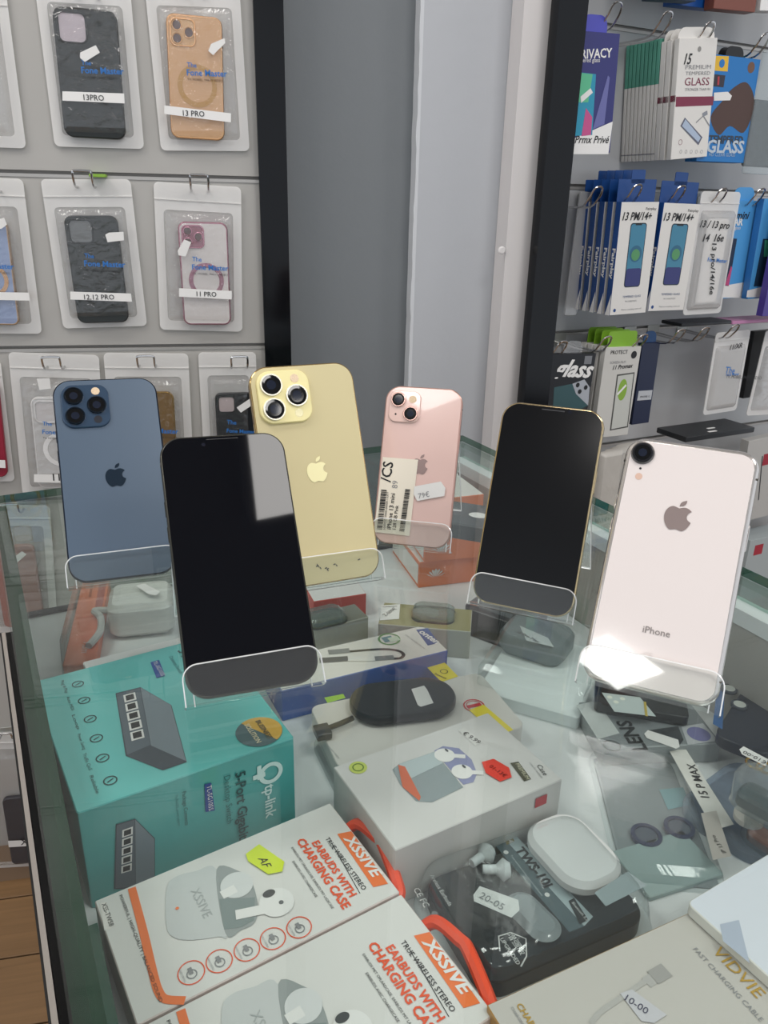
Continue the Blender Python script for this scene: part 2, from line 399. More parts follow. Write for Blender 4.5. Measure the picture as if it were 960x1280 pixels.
MB().box(-.0195, -.0182, n0, n1, .08, ZS-.019, mat('#101012', .4)).obj('edge_seal', counter, False)

# ------------------------------------------------------------------ phones on clear stands
APPLE = [[(0, .235), (.10, .272), (.20, .285), (.30, .25), (.385, .185)], [(.385, .185), (.30, .11), (.265, .0), (.30, -.10), (.41, -.175)],
         [(.41, -.175), (.36, -.30), (.28, -.42), (.19, -.485), (.10, -.475), (0, -.452), (-.10, -.478), (-.19, -.485), (-.29, -.40), (-.375, -.25), (-.41, -.06), (-.385, .1), (-.31, .22), (-.20, .283), (-.10, .268), (0, .235)]]
LEAF = [[(0, .305), (.01, .39), (.07, .47), (.19, .525)], [(.19, .525), (.185, .43), (.12, .345), (0, .305)]]
def outline(runs, k=4):
    o = []
    for r_ in runs: o += [(q.x, q.y) for q in smooth_path([(x, y, 0) for x, y in r_], k)][:-1]
    return o
def apple(face, u, v, h, m, l=2):
    face.poly([(u+x*h, v+y*h) for x, y in outline(APPLE)], m, l, 'fruit_logo'); face.poly([(u+x*h, v+y*h) for x, y in outline(LEAF)], m, l, 'fruit_logo')
def lens(b, c, r, z0, ringm, hgt=.0016):
    X = Matrix.Translation((c[0], c[1], z0)); n = 28
    b.loft([(circ(r, n), 0), (circ(r, n), hgt-.0003), (circ(r-.0003, n), hgt), (circ(r-.0011, n), hgt), (circ(r-.0012, n), hgt-.0005)], ringm, True, False, X)
    b.loft([(circ(r-.0012, n), hgt-.0005), (circ(r*.62, n), hgt-.0006)], LENSG, False, True, X)
    b.loft([(circ(r*.42, n), hgt-.00055), (circ(r*.42, n), hgt-.0005)], LENSB, False, True, X)
LENSG = mat('#08090b', .06, spec=.5); LENSB = mat('#1b2130', .05, spec=.5)
def clear_stand(label, X0, w, tilt, th, hb=.098):
    """X0: matrix of the phone; built in the phone's own tilted frame, resting on the glass top"""
    bx = X0.to_3x3() @ Vector((1, 0, 0)); bx.z = 0; bx.normalize(); by = ZV.cross(bx)
    zb = X0.translation.z-GT
    o = Vector((X0.translation.x, X0.translation.y, GT)); SM = basis(o, bx, by, ZV)
    st = thing('phone_stand', label, 'phone stand', SM, 'clear acrylic phone stands')
    u = Vector((0, math.sin(tilt), math.cos(tilt))); b = Vector((0, math.cos(tilt), -math.sin(tilt)))
    F = Vector((0, 0, zb)); T = .0020
    def sheet(p, q, nrm, name, ww, r=0.0):
        ex = Vector((1, 0, 0)); ey = (q-p).normalized(); L = (q-p).length
        M_ = basis(p, ex, ey, ex.cross(ey)); m = MB()
        def ol(i):   # outline set in by i on its three free sides
            h_, k, q = ww/2-i, L-i, max(r-i, .0004)
            A = [math.pi/2*j/6 for j in range(7)]
            return [(-h_, 0), (h_, 0)]+[(h_-q+q*math.cos(a_), k-q+q*math.sin(a_)) for a_ in A]+[(-h_+q-q*math.sin(a_), k-q+q*math.cos(a_)) for a_ in A]
        B = .0007; rings = [(ol(B), -T/2), (ol(0), -T/2+B), (ol(0), T/2-B), (ol(B), T/2)]; n = len(rings[0][0])
        fm = ACRYL_L if name == 'front_lip' else ACRYL
        m.add([(x, y, T/2) for x, y in rings[3][0]], [list(range(n))], fm, M_); m.add([(x, y, -T/2) for x, y in rings[0][0]], [list(range(n))[::-1]], fm, M_)
        skip = {'front_lip': (), 'tray': (0,)+tuple(range(2, n-1)), 'back_plate': (0,), 'rear_leg': ()}[name]   # bent joints have no cut edge
        vs = [(x, y, z) for o_, z in rings for x, y in o_]
        m.add(vs, [[k*n+i, k*n+(i+1) % n, (k+1)*n+(i+1) % n, (k+1)*n+i] for k in range(3) for i in range(n) if i not in skip], ACRYL_E, M_); m.obj(name, st)
    f0 = F-b*.0022-u*.0024
    sheet(f0, f0+u*.0235, b, 'front_lip', w, .009)
    k0 = F+b*(th+.0024)-u*.0024
    sheet(f0+b*.0013-u*.0, k0-b*.0013, u, 'tray', w)
    k1 = k0+u*(.098-k0.z)/math.cos(tilt)
    sheet(k0, k1, b, 'back_plate', w*.86)
    FY = .116
    sheet(k1+Vector((0, .0030, 0)), Vector((0, FY, .0016)), b, 'rear_leg', w*.86)
    
    return st
def phone(name, label, w, h, t, xy, dz, yaw, tilt, ro, R, framem, facem, rnd=False, stand=''):
    ya, ti, r_ = rad(yaw), rad(tilt), rad(ro)
    ax = Vector((math.cos(ya), math.sin(ya), 0)); bk = Vector((-math.sin(ya), math.cos(ya), 0)); up = ZV*math.cos(ti)+bk*math.sin(ti)
    a2 = ax*math.cos(r_)+up*math.sin(r_); u2 = up*math.cos(r_)-ax*math.sin(r_)
    X = basis(Vector((xy[0], xy[1], CZ-.2622+dz)), a2, u2, a2.cross(u2))
    th = thing(name, label, 'phone', X, 'smartphones on clear stands')
    c = (0, h/2); N = 10
    if rnd: prof = [(-t, .0034), (-t+.0008, .0016), (-t+.0022, .0004), (-t/2, 0), (-.0022, .0004), (-.0008, .0016), (-.0001, .0030)]
    else: prof = [(-t, .0012), (-t+.0005, .0003), (-t+.001, 0), (-.001, 0), (-.0005, .0003), (-.0001, .0010)]
    MB().loft([(rr(w, h, R, N, i, c), z) for z, i in prof], framem).obj('frame', th)
    i = prof[-1][1]
    MB().loft([(rr(w, h, R, N, i, c), -.0002), (rr(w, h, R, N, i+.0001, c), .0)], facem, False, True).obj('face_glass', th)
    # side buttons
    for s, y0, L in ((-1, h*.72, .010), (-1, h*.62, .010), (1, h*.66, .016)):
        MB().slab(.0022, L, -.0012, .0004, framem, .001, .0003, X=Matrix.Translation((s*w/2, y0, -t/2)) @ Matrix.Rotation(s*math.pi/2, 4, 'Y')).obj('side_button', th)
    for s in (-1, 1):
        for y0 in (.016, h-.016):
            MB().box(s*w/2-.0001, s*w/2+.00006, y0-.0006, y0+.0006, -t+.001, -.001, mat('#6f6c66', .6)).obj('antenna_band', th, False)
    clear_stand(stand, X, w+.004, ti, t)
    return th, Face(th, X.translation.copy(), a2, u2)
# blue
BL = mat('#566678', .30, .1); BLF = mat('#101c2c', .2, .6)
th, f = phone('smartphone', 'dark blue phone showing its back with three dark lenses', .0781, .1608, .0074, (-.1947, .5285), -.006, 21.2, 34.1, -.96, .0135, BLF, BL, stand='clear acrylic stand under the dark blue phone')
def bump(th, x0, ytop, s, m, lensr, ringm, kind, hgt=.0018):
    c = (x0+s/2, ytop-s/2); b = MB()
    b.loft([(rr(s, s, s*.25, 8, 0, c), 0), (rr(s, s, s*.25, 8, .0002, c), hgt-.0005), (rr(s, s, s*.25, 8, .0007, c), hgt)], m, False, True)
    cb = b.obj('camera_bump', th)
    if kind == 3: L = [(.27, .73), (.27, .27), (.73, .5)]; FL = (.73, .83); LI = (.73, .17)
    else: L = [(.29, .71), (.71, .29)]; FL = (.74, .74); LI = None
    for a in L:
        q = MB(); lens(q, (x0+a[0]*s, ytop-s+a[1]*s), lensr, hgt, ringm); q.obj('lens', cb)
    q = MB(); q.loft([(circ(.0032, 20, (x0+FL[0]*s, ytop-s+FL[1]*s)), hgt), (circ(.0030, 20, (x0+FL[0]*s, ytop-s+FL[1]*s)), hgt+.0002)], mat('#e3c9a8', .3, noise=.3, nscale=900)); q.obj('flash', cb)
    if LI:
        q = MB(); q.loft([(circ(.0031, 20, (x0+LI[0]*s, ytop-s+LI[1]*s)), hgt), (circ(.0031, 20, (x0+LI[0]*s, ytop-s+LI[1]*s)), hgt+.0001)], mat('#33343a' if m is not GOLDB else '#d9cf96', .15)); q.obj('depth_sensor', cb)
    else:
        MB().loft([(circ(.0008, 12, (x0+.24*s, ytop-s+.25*s)), hgt), (circ(.0008, 12, (x0+.24*s, ytop-s+.25*s)), hgt+.0001)], BLACK).obj('microphone', cb)
GOLDB = mat('#efe3a6', .35, spec=.4)
bump(th, -.0335, .156, .0355, mat('#3b5068', .15, .3, coat=.6), .0072, mat('#1c2632', .25, .8), 3)
apple(f, *f.uv((144.5, 594)), .0185, mat('#1f3040', .15, .4, coat=.4)); f.done()
# gold
GO = mat('#cfc296', .48, spec=.3); GOF = mat('#b59a68', .2, .9)
th, f = phone('smartphone', 'gold phone showing its back with three large shiny lenses', .0781, .1608, .0078, (-.037, .5059), .0054, 20.9, 25.3, .86, .0135, GOF, GO, stand='clear acrylic stand under the gold phone')
bump(th, -.0345, .1570, .0385, GOLDB, .0082, mat('#ece6d2', .3, .5), 3, .0024)
apple(f, *f.uv((396, 587)), .0185, mat('#f3eab2', .3, spec=.5))
f.line([f.uv(p) for p in ((396, 705), (399, 709))], .0006, INK)
for (a, b_) in ((70, 762), (97, 770), (130, 752)): f.line([f.uv(p2(300+a-70, b_+45)), f.uv(p2(304+a-70, b_+52))], .0007, INK)
for (a, b_) in ((285, 805), (318, 812), (325, 815), (350, 798), (442, 780)): f.line([f.uv(p2(a, b_)), f.uv(p2(a+8, b_-4))], .0008, INK, name='ink_mark')
f.done()
# pink
PK = mat('#e3c1b8', .16, coat=.6); PKF = mat('#c79e92', .3, .7)
th, f = phone('smartphone', 'small pink phone carrying a barcode label on its back', .0642, .1315, .0077, (.022, .5883), -.0009, -12, 22, .35, .0125, PKF, PK, stand='clear acrylic stand under the small pink phone')
bump(th, -.0285, .1275, .0265, mat('#e6c4b9', .12, coat=.8), .0062, mat('#d9b3a8', .2, .7), 2, .0015)
apple(f, *f.uv(p4(478, 325)), .0165, mat('#a58d88', .2, .4, coat=.4))
tab = [p4(110, 250), p4(462, 278), p4(375, 1040), p4(20, 1000)]
f.ppx(tab, mat('#e9e0cf', .6), 3, 'barcode_label', .0002)
f.tpx('/CS', p4(185, 505), p4(215, 305), INK, l=6, bold=.012, snap=False, hs=1.05)
f.tpx('iPhone 13 mini', p4(190, 975), p4(232, 615), INK, l=6, bold=.012, snap=False)
f.tpx('128 GB Pink', p4(238, 975), p4(268, 735), INK, l=6, bold=.008, snap=False)
f.tpx('1000CCK0000-00000-13377', p4(135, 975), p4(170, 600), INK, l=6, snap=False, hs=.9)
f.tpx('89', p4(255, 565), p4(262, 490), GREYINK, l=6, snap=False, name='pen_marks')
def barcode(face, a, b, c, n, m=INK, l=6):
    """bars across a strip; a->b runs along the code, a->c across it"""
    A, B, C_ = [Vector(face.uv(p)) for p in (a, b, c)]; d, e = B-A, C_-A; t = 0
    st = random.Random(n)
    while t < 1:
        w = st.choice((.008, .012, .02, .03)); w = min(w, 1-t)
        P = [A+d*t, A+d*(t+w), A+d*(t+w)+e, A+d*t+e]; face.poly([tuple(q) for q in P], m, l, 'barcode')
        t += w+st.choice((.008, .012, .02))
barcode(f, p4(50, 970), p4(95, 575), p4(105, 975), 3); barcode(f, p4(275, 990), p4(335, 570), p4(325, 995), 5)
f.ppx([p4(425, 545), p4(690, 495), p4(735, 560), p4(725, 640), p4(455, 690), p4(418, 620)], STICK, 4, 'price_sticker', .0002)
f.tpx('79€', p4(470, 665), p4(580, 645), GREYINK, l=7, snap=False)
f.done()
# black left
GB = mat('#04050b', .03, spec=.34); BF = mat('#43423c', .25, .8)
th, f = phone('smartphone', 'large black phone facing front in front of the gold phone', .0781, .1608, .0078, (-.0718, .3836), -.0040, 21.1, 37.7, -1.2, .0135, BF, GB, stand='clear acrylic stand under the large black phone')
f.rect(-.010, .1578, .010, .1583, mat('#1b1b1e', .5), 1, 'earpiece', .0002); f.disc(-.012, .1548, .0012, mat('#0d1020', .1), 1, 'front_camera'); f.done()
# black right
GB2 = mat('#050507', .16, coat=.0, spec=.4)
th, f = phone('smartphone', 'smaller black phone facing front with a gold edge', .0709, .1436, .0077, (.0955, .4782), .0016, -22.4, 23.2, .35, .0125, mat('#cdb78e', .18, .95), GB2, stand='clear acrylic stand under the gold edged black phone')
f.rect(-.008, .1400, .008, .1408, mat('#3a3a3c', .4), 1, 'earpiece', .0003); f.disc(.0115, .1404, .0013, mat('#101425', .1), 1, 'front_camera'); f.done()
# white
XW = mat('#e6dcd8', .10, coat=.5); XF = mat('#d8d2cd', .2, .85)
th, f = phone('smartphone', 'white phone showing its back with one round lens', .0757, .1509, .0083, (.1517, .3763), .0051, -22.8, 32.6, -.57, .0115, XF, XW, rnd=True, stand='clear acrylic stand under the white phone')
lc = f.uv((803.5, 566.5)); q = MB(); q.loft([(circ(.0070, 28, lc), 0), (circ(.0068, 28, lc), .0010), (circ(.0062, 28, lc), .0014)], mat('#6d6a68', .25, .6), False, True); cb = q.obj('camera_bump', th)
q = MB(); lens(q, lc, .0060, .0012, mat('#2b2b30', .3, .6), .0010); q.obj('lens', cb)
f.disc(*f.uv((800.5, 585.5)), .0007, INK, 1, 'microphone'); f.disc(*f.uv((798.5, 595.5)), .0021, mat('#d9b7a4', .3), 1, 'flash')
apple(f, *f.uv((847.5, 644.5)), .0185, mat('#9c8c88', .25, .3))
f.tpx('iPhone', (803, 790), (837, 797), mat('#8b8380', .3), l=2, snap=False, bold=.004)
f.tpx('CE', p3(585, 818), p3(612, 824), mat('#d5ccc8', .3), l=2, snap=False); f.done()

# ------------------------------------------------------------------ things hung on the walls
def wall_quad(side, pix, off):
    """TL, TR, BR, BL pixels on the plane standing off the wall -> matrix at the centre, width, height"""
    e, n, d = (eL, nL, dL) if side == 'L' else (eR, nR, dR)
    q = [Vector(WP(side, p, off)) for p in pix]; c = sum(q, Vector((0, 0)))/4
    xd = ((q[1]-q[0])+(q[2]-q[3]))/2; yd = ((q[0]-q[3])+(q[1]-q[2]))/2
    a = math.atan2(xd.y, xd.x)*.5+math.atan2(-yd.x, yd.y)*.5
    ex = e*math.cos(a)+ZV*math.sin(a); ey = ZV*math.cos(a)-e*math.sin(a)
    return basis(n*(d-off)+e*c.x+ZV*c.y, ex, ey, -n), xd.length, yd.length
def wface(o, X): return Face(o, X.translation.copy(), X.to_3x3() @ Vector((1, 0, 0)), X.to_3x3() @ Vector((0, 1, 0)))
def hook(side, tip, off, label, w=.012, square=True):
    """wire hook: tip = pixel of its front end"""
    e, n, d = (eL, nL, dL) if side == 'L' else (eR, nR, dR)
    a, z = WP(side, tip, off); X = basis(n*d+e*a+ZV*z, e, ZV, -n)
    o = thing('display_hook', label, 'hook', X, 'wire display hooks on the slatted walls')
    if square: pts = [(-w, -.012, .0), (-w, -.013, off-.016), (-w, -.006, off-.004), (-w, .004, off), (-w*.8, .007, off), (w*.8, .007, off), (w, .004, off), (w, -.006, off-.004), (w, -.013, off-.016), (w, -.012, 0)]
    else: pts = [(-w*.5, -.018, 0), (-w*.55, -.020, off*.72), (-w*.6, -.008, off*.9), (-w*.5, .006, off-.003), (0, .010, off), (w*.5, .006, off-.003), (w*.6, -.008, off*.9), (w*.55, -.020, off*.72), (w*.5, -.018, 0)]
    MB().tube(smooth_path(pts, 4), .0016, CHROME, 6).obj('wire', o)
    MB().slab(.03, .022, 0, .002, mat('#a9aaa6', .35, .6), .002, .0005, c=(0, -.014)).obj('bracket', o)
    return o
POUCHES = []
def pouch(side, pix, off, label, strip=None, stick=None, logo=None, win=(.012, .014, .036), cloudy=False, strip_pix=None, name='case_pouch', cat='pouch', bulge=.016):
    X, w, h = wall_quad(side, pix, off)
    o = thing(name, label, cat, X, 'zip pouches hung on hooks')
    sx, sb, st = win; ww, wh = w-2*sx, h-sb-st; wc = (0, (sb-st)/2)
    MB().slab(w, h, -.001, -.0006, clear('#ffffff', .3, .45, '#e6e4e1'), .006, .0001, 4).obj('back_sheet', o)
    hole = rr(.026, .008, .004, 4, 0, (0, h/2-.010))
    m = MB().frame(rr(ww, wh, .006, 4, 0, wc), rr(w, h, .007, 4), .0004, MILK)
    m.loft([(rr(w, .0016, .0007, 2, 0, (0, h/2-st*.62)), .0004), (rr(w, .0012, .0006, 2, 0, (0, h/2-st*.62)), .0016)], MILK); m.obj('milky_border', o)
    f0 = MILK2 if cloudy else FILM
    MB().loft([(rr(ww, wh, .006, 4, 0, wc), .0005), (rr(ww, wh, .008, 4, .004, wc), bulge*.8), (rr(ww, wh, .01, 4, .010, wc), bulge)], f0, False, True).obj('window_film', o)
    F = wface(o, X @ Matrix.Translation((0, 0, bulge)))
    if strip_pix:
        F.ppx(strip_pix[0], WHITE, 1, 'label_strip')
        if strip: F.tpx(strip, strip_pix[1], strip_pix[2], INK, l=4, snap=False, bold=.006)
    if logo:
        (a, b, c, d) = logo   # 'The' start, 'Fone Master' start and end, fine line start
        F.tpx('Fone Master', b, c, BLUEINK, l=2, snap=False, bold=.02)
        F.tpx('The', a, (a[0]+12, a[1]+1), BLUEINK, l=2, snap=False, bold=.015)
        F.tpx('TV, MOBIEL, PARTY VIDEO', d, (d[0]+44, d[1]+2), INK, l=2, snap=False)
    if stick: F.ppx(stick, STICK, 5, 'price_sticker', .0002)
    F.done(); return o, F
MILK2 = clear('#ffffff', .25, .45, '#e9e7e4', bump=.3, bscale=60, extra=.02)
def case(side, pix, off, label, body, edge=None, cam='hole', ring=None, t=.009, lensm=None, bare=False, name='phone_case'):
    X, w, h = wall_quad(side, pix, off)
    o = thing(name, label, 'phone case', X, 'phone cases in pouches')
    R = w*.15; edge = edge or body
    MB().loft([(rr(w, h, R, 6, .0012), 0), (rr(w, h, R, 6), .0015), (rr(w, h, R, 6), t-.0015), (rr(w, h, R, 6, .0012), t), (rr(w, h, R, 6, .0022), t)], edge, True, False).obj('bumper', o)
    MB().loft([(rr(w, h, R, 6, .0022), t), (rr(w, h, R, 6, .0024), t-.0002)], body, False, True).obj('back_shell', o)
    s = w*.46; c = (-w/2+s/2+w*.06, h/2-s/2-w*.06)
    if cam:
        b = MB(); b.loft([(rr(s, s, s*.24, 6, 0, c), t-.0002), (rr(s, s, s*.24, 6, .0004, c), t+.0012), (rr(s, s, s*.24, 6, .002, c), t+.0012), (rr(s, s, s*.24, 6, .0022, c), t+.0002)], edge, False, False)
        b.loft([(rr(s, s, s*.24, 6, .0022, c), t+.0001), (rr(s, s, s*.24, 6, .0023, c), t+.00015)], lensm or mat('#c9c5c4', .4), False, True); b.obj('camera_cutout', o)
    if cam == 'lens':
        for a, bb_ in ((-.22, .23), (-.22, -.23), (.24, 0)):
            q = MB(); X2 = (c[0]+a*s, c[1]+bb_*s); q.loft([(circ(s*.20, 20, X2), t), (circ(s*.20, 20, X2), t+.002), (circ(s*.16, 20, X2), t+.0022), (circ(s*.15, 20, X2), t+.0016)], edge, False, False)
            q.loft([(circ(s*.15, 20, X2), t+.0015), (circ(s*.14, 20, X2), t+.0016)], mat('#5d4a48', .15, coat=.5), False, True); q.obj('lens_cover', o)
    if ring:
        q = MB(); cc = (w*.02, -h*.06); q.frame(circ(w*.36, 40, cc), circ(w*.27, 40, cc), t+.0003, ring); q.obj('magnet_ring', o)
    return o
def lg(K, x, y, w=150):
    return (K(x, y-30), K(x, y), K(x+w, y+5), K(x+2, y+18))
# --- left wall, top row
OC, OP = .006, .004
hk = lambda p, lab: hook('L', p, .035, lab)
pouch('L', [(-95, -22), (10, -22), (28, 180), (-84, 186)], OP, 'clear pouch at the wall left of the black 13PRO pouch, empty looking')
pouch('L', [(46, -34), (164, -38), (177, 187), (64, 182)], OP, 'clear pouch labelled 13PRO around a black phone case', '13PRO', [c1(283, 186), c1(338, 160), c1(353, 186), c1(300, 219), c1(283, 205)], lg(c1, 288, 258), strip_pix=([c1(220, 322), c1(438, 330), c1(440, 365), c1(220, 355)], c1(296, 353), c1(368, 356)))
case('L', [c1(190, 25), c1(415, 42), c1(445, 492), c1(228, 486)], OC, 'black phone case inside the 13PRO pouch', mat('#161c1b', .42), mat('#101413', .45), 'hole', lensm=mat('#b9aeb4', .5))
pouch('L', [(185, -30), (296, -34), (314, 191), (196, 186)], OP, 'clear pouch labelled 13 PRO around a rose gold case', '13 PRO', [c1(735, 180), c1(745, 155), c1(792, 135), c1(795, 152), c1(752, 195)], lg(c1, 660, 266, 142), strip_pix=([c1(580, 372), c1(815, 400), c1(815, 432), c1(580, 402)], c1(646, 408), c1(722, 412)))
case('L', [c1(590, 50), c1(785, 66), c1(792, 497), c1(600, 488)], OC, 'rose gold phone case with a gold magnet ring', mat('#c99f76', .35, .2), mat('#d9a878', .18, .8), 'lens', mat('#b58a4e', .3, .3), lensm=mat('#c8a27a', .3, .4))
# --- second row
pouch('L', [(-72, 220), (30, 223), (51, 416), (-45, 418)], OP, 'clear pouch around a lavender blue phone case', None, [c2(-18, 185), c2(15, 175), c2(25, 200), c2(5, 215), c2(-18, 210)], lg(c2, -90, 352, 140), strip_pix=([c2(-100, 436), c2(102, 440), c2(105, 468), c2(-100, 464)], None, None))
case('L', [(-48, 274), (12, 276), (25, 404), (-34, 406)], OC, 'lavender blue phone case with a gold edge', mat('#8d9cbc', .35), mat('#b99a7c', .2, .8), 'hole', mat('#c49a74', .2, .8))
pouch('L', [c2(145, 38), c2(466, 40), c2(513, 552), c2(222, 572)], OP, 'clear pouch labelled 12,12 PRO around a dark case', '12,12 PRO', [c2(372, 235), c2(385, 228), c2(436, 225), c2(438, 255), c2(380, 262)], lg(c2, 298, 346, 145), strip_pix=([c2(248, 436), c2(462, 443), c2(466, 472), c2(248, 464)], c2(298, 464), c2(404, 464)))
case('L', [c2(225, 165), c2(412, 170), c2(460, 540), c2(280, 546)], OC, 'dark charcoal phone case inside the 12,12 PRO pouch', mat('#262b2b', .5), mat('#1d2121', .5), 'hole', lensm=mat('#6c6f70', .5))
pouch('L', [c2(545, 55), c2(850, 60), c2(856, 583), c2(562, 565)], OP, 'clear pouch labelled 11 PRO around a transparent pink edged case', '11 PRO', [c2(627, 292), c2(650, 252), c2(675, 262), c2(655, 312), c2(630, 308)], lg(c2, 678, 358, 128), strip_pix=([c2(632, 424), c2(818, 434), c2(818, 464), c2(632, 454)], c2(694, 452), c2(764, 454)))
case('L', [c2(632, 190), c2(805, 190), c2(813, 549), c2(645, 552)], OC, 'transparent phone case with a metallic pink edge and ring', mat('#cfc9c6', .25), mat('#b98291', .2, .75), 'lens', mat('#c490a0', .2, .75), lensm=mat('#9d6f7a', .3, .4))
# --- third row, partly behind the phones
pouch('L', [(-95, 450), (3, 449), (16, 600), (-78, 604)], OP, 'clear pouch around a red phone case', strip_pix=([c3(-60, 436), c3(18, 438), c3(20, 466), c3(-60, 462)], None, None))
case('L', [(-62, 475), (2, 476), (8, 592), (-52, 596)], OC, 'red phone case in the pouch beside the dark blue phone', mat('#8e1830', .4), None, 'hole')
pouch('L', [c3(38, 64), c3(352, 60), c3(375, 560), c3(72, 560)], OP, 'clear pouch around a transparent case behind the dark blue phone', '11', [c3(130, 150), c3(175, 148), c3(180, 185), c3(140, 190)], lg(c3, 150, 345, 120), strip_pix=([c3(120, 488), c3(330, 490), c3(330, 520), c3(120, 516)], c3(188, 510), c3(212, 510)))
case('L', [c3(115, 215), c3(300, 212), c3(315, 530), c3(135, 534)], OC, 'transparent phone case with a white magnet ring', mat('#c5c3c1', .25), mat('#d7d5d3', .25), 'hole', mat('#eceae8', .4))
pouch('L', [c3(372, 62), c3(660, 58), c3(690, 545), c3(400, 550)], OP, 'clear pouch around a bronze gold case between two phones', None, None, lg(c3, 500, 340, 130))
case('L', [c3(430, 195), c3(612, 192), c3(632, 510), c3(452, 514)], OC, 'bronze gold phone case hanging behind the dark blue phone', mat('#86673a', .35, .3), mat('#a88544', .2, .7), 'hole')
pouch('L', [c3(700, 60), c3(905, 54), c3(915, 535), c3(725, 540)], OP, 'clear pouch around a black case beside the gold phone', None, [c3(835, 252), c3(880, 222), c3(895, 240), c3(850, 270)], lg(c3, 800, 340, 100))
case('L', [c3(757, 200), c3(893, 196), c3(906, 505), c3(775, 508)], OC, 'black phone case hanging behind the gold phone', mat('#14161a', .45), mat('#0e1014', .4), 'hole', lensm=mat('#b7a9a8', .5))
# --- rows seen through the counter glass and beside its base
pouch('L', [(-42, 632), (63, 630), (72, 788), (-34, 792)], OP, 'clear pouch around a dusty pink case seen through the counter glass', None, [k1(50, 525), k1(105, 485), k1(125, 500), k1(70, 548)])
case('L', [(-8, 682), (44, 678), (56, 778), (6, 782)], OC, 'dusty pink phone case seen through the counter glass', mat('#9a6f66', .4), None, None)
pouch('L', [(-60, 915), (52, 915), (66, 1082), (-42, 1086)], OP, 'clear pouch around a navy case low above the wooden floor', 'X', None, None, strip_pix=([(10, 1051), (60, 1049), (60, 1056), (11, 1059)], (26, 1056), (36, 1055)))
case('L', [(4, 995), (52, 990), (62, 1072), (16, 1077)], OC, 'navy phone case low above the wooden floor', mat('#1d2433', .5), None, None)
for p, lab in (((105, -24), 'the black 13PRO case'), ((243, -26), 'the rose gold case'), (c2(290, 30), 'the dark 12,12 PRO case'), (c2(703, 44), 'the pink edged 11 PRO case'),
               (c3(180, 92), 'the transparent case with the white ring'), (c3(514, 88), 'the bronze gold case'), (c3(845, 90), 'the black case by the gold phone'), ((-20, 226), 'the lavender blue case'), ((-45, 455), 'the red case'), ((12, 636), 'the dusty pink case'), ((5, 922), 'the navy case')):
    hk(p, 'wire hook on slatted wall holding '+lab)
gt = MB().slab(.022, .004, 0, .02, mat('#86b03c', .4), .001, .0005).obj('label_clip', X=basis(nL*dL+eL*WP('L', c2(350, 28))[0]+ZV*WP('L', c2(350, 28))[1], eL, ZV, -nL)); tag(gt, 'small lime green clip on the groove behind the 12,12 PRO hook', 'clip')

# --- right wall: boxes on long hooks
def wbox(side, pix, off, t, label, front, sidem=None, tab=None, group=None, name='screen_protector_box', cat='box', tabw=.45):
    X, w, h = wall_quad(side, pix, off)
    o = thing(name, label, cat, X, group); sidem = sidem or front
    MB().slab(w, h, -t, 0, sidem, .0008, .0005, mtop=front).obj('carton', o)
    if tab:
        tw, thh, tm = tab; m = MB()
        out = rr(tw, thh*2, thh*.6, 5, 0, (0, h/2)); m.loft([(out, -t*.5-.0006), (out, -t*.5+.0006)], tm); m.obj('hang_tab', o)
    return o, wface(o, X), w, h
NAVY, RB = mat('#2c2d6e', .4), mat('#0f4a92', .4)
# privacy box
o, f, w, h = wbox('R', [(716, 40), (777, 40), (761, 192), (706, 190)], .118, .012, 'dark violet privacy glass box beside the black panel edge', NAVY, tab=(.045, .022, mat('#4a4bb0', .35)))
f.ppx([r1(40, 640), r1(270, 540), r1(250, 685), r1(40, 685)], WHITE, 1); f.ppx([r1(180, 575), r1(248, 335), r1(256, 345), r1(232, 552)], mat('#6668a2', .4), 2)
f.tpx('PRIVACY', r1(108, 262), r1(266, 254), WHITE, l=3, snap=False, bold=.02); f.tpx('tempered glass', r1(95, 278), r1(212, 276), WHITE, l=3, snap=False)
f.ppx([r1(110, 320), r1(195, 330), r1(178, 600), r1(95, 605)], mat('#1f8fae', .3), 2, 'printed_phone'); f.ppx([r1(110, 322), r1(180, 330), r1(160, 455), r1(105, 455)], mat('#58b68a', .3), 3, 'printed_phone'); f.ppx([r1(150, 480), r1(178, 520), r1(172, 600), r1(130, 605)], mat('#c14d86', .3), 3, 'printed_phone')
f.ppx([r1(125, 430), r1(170, 392), r1(180, 412), r1(128, 458)], STICK, 5, 'price_sticker'); f.tpx('14 Prmx Privé', r1(60, 636), r1(252, 636), INK, l=4, snap=False, bold=.012, shear=.3, name='pen_marks'); f.done()
# premium tempered glass boxes: front one, two behind, nine thin green topped packs
MAROON = mat('#7a2440', .4)
def premium(k, off):
    px = [r1(563, 165), r1(733, 172), r1(692, 697), r1(533, 708)]
    X, w, h = wall_quad('R', px, .118); X = Matrix.Translation(nR*(.118-off)) @ X
    o = thing('screen_protector_box', ['white premium tempered glass box in front with a maroon band', 'white premium tempered glass box just behind the front one', 'white premium tempered glass box third on its hook'][k], 'box', X, 'premium tempered glass boxes')
    b = MB().slab(w, h, -.010, 0, PAPER, .0008, .0005); b.obj('carton', o)
    MB().slab(w, .009, -.0101, -.0001, MAROON, .0001, .00005, c=(0, h*.018)).obj('side_band', o)
    out = rr(w*.96, .03, .014, 6, 0, (0, h/2)); MB().loft([(out, -.006), (out, -.005)], PAPER).obj('hang_tab', o)
    return o, X, w, h
o, X, w, h = premium(0, .118); f = wface(o, X)
f.ppx([r1(551, 430), r1(719, 428), r1(715, 468), r1(549, 475)], MAROON, 1, 'printed_band')
f.tpx('PREMIUM', r1(592, 308), r1(705, 306), GREYINK, snap=False, hs=.62); f.tpx('TEMPERED', r1(592, 334), r1(702, 332), GREYINK, snap=False, hs=.62); f.tpx('GLASS', r1(588, 380), r1(697, 378), MAROON, snap=False, hs=.8)
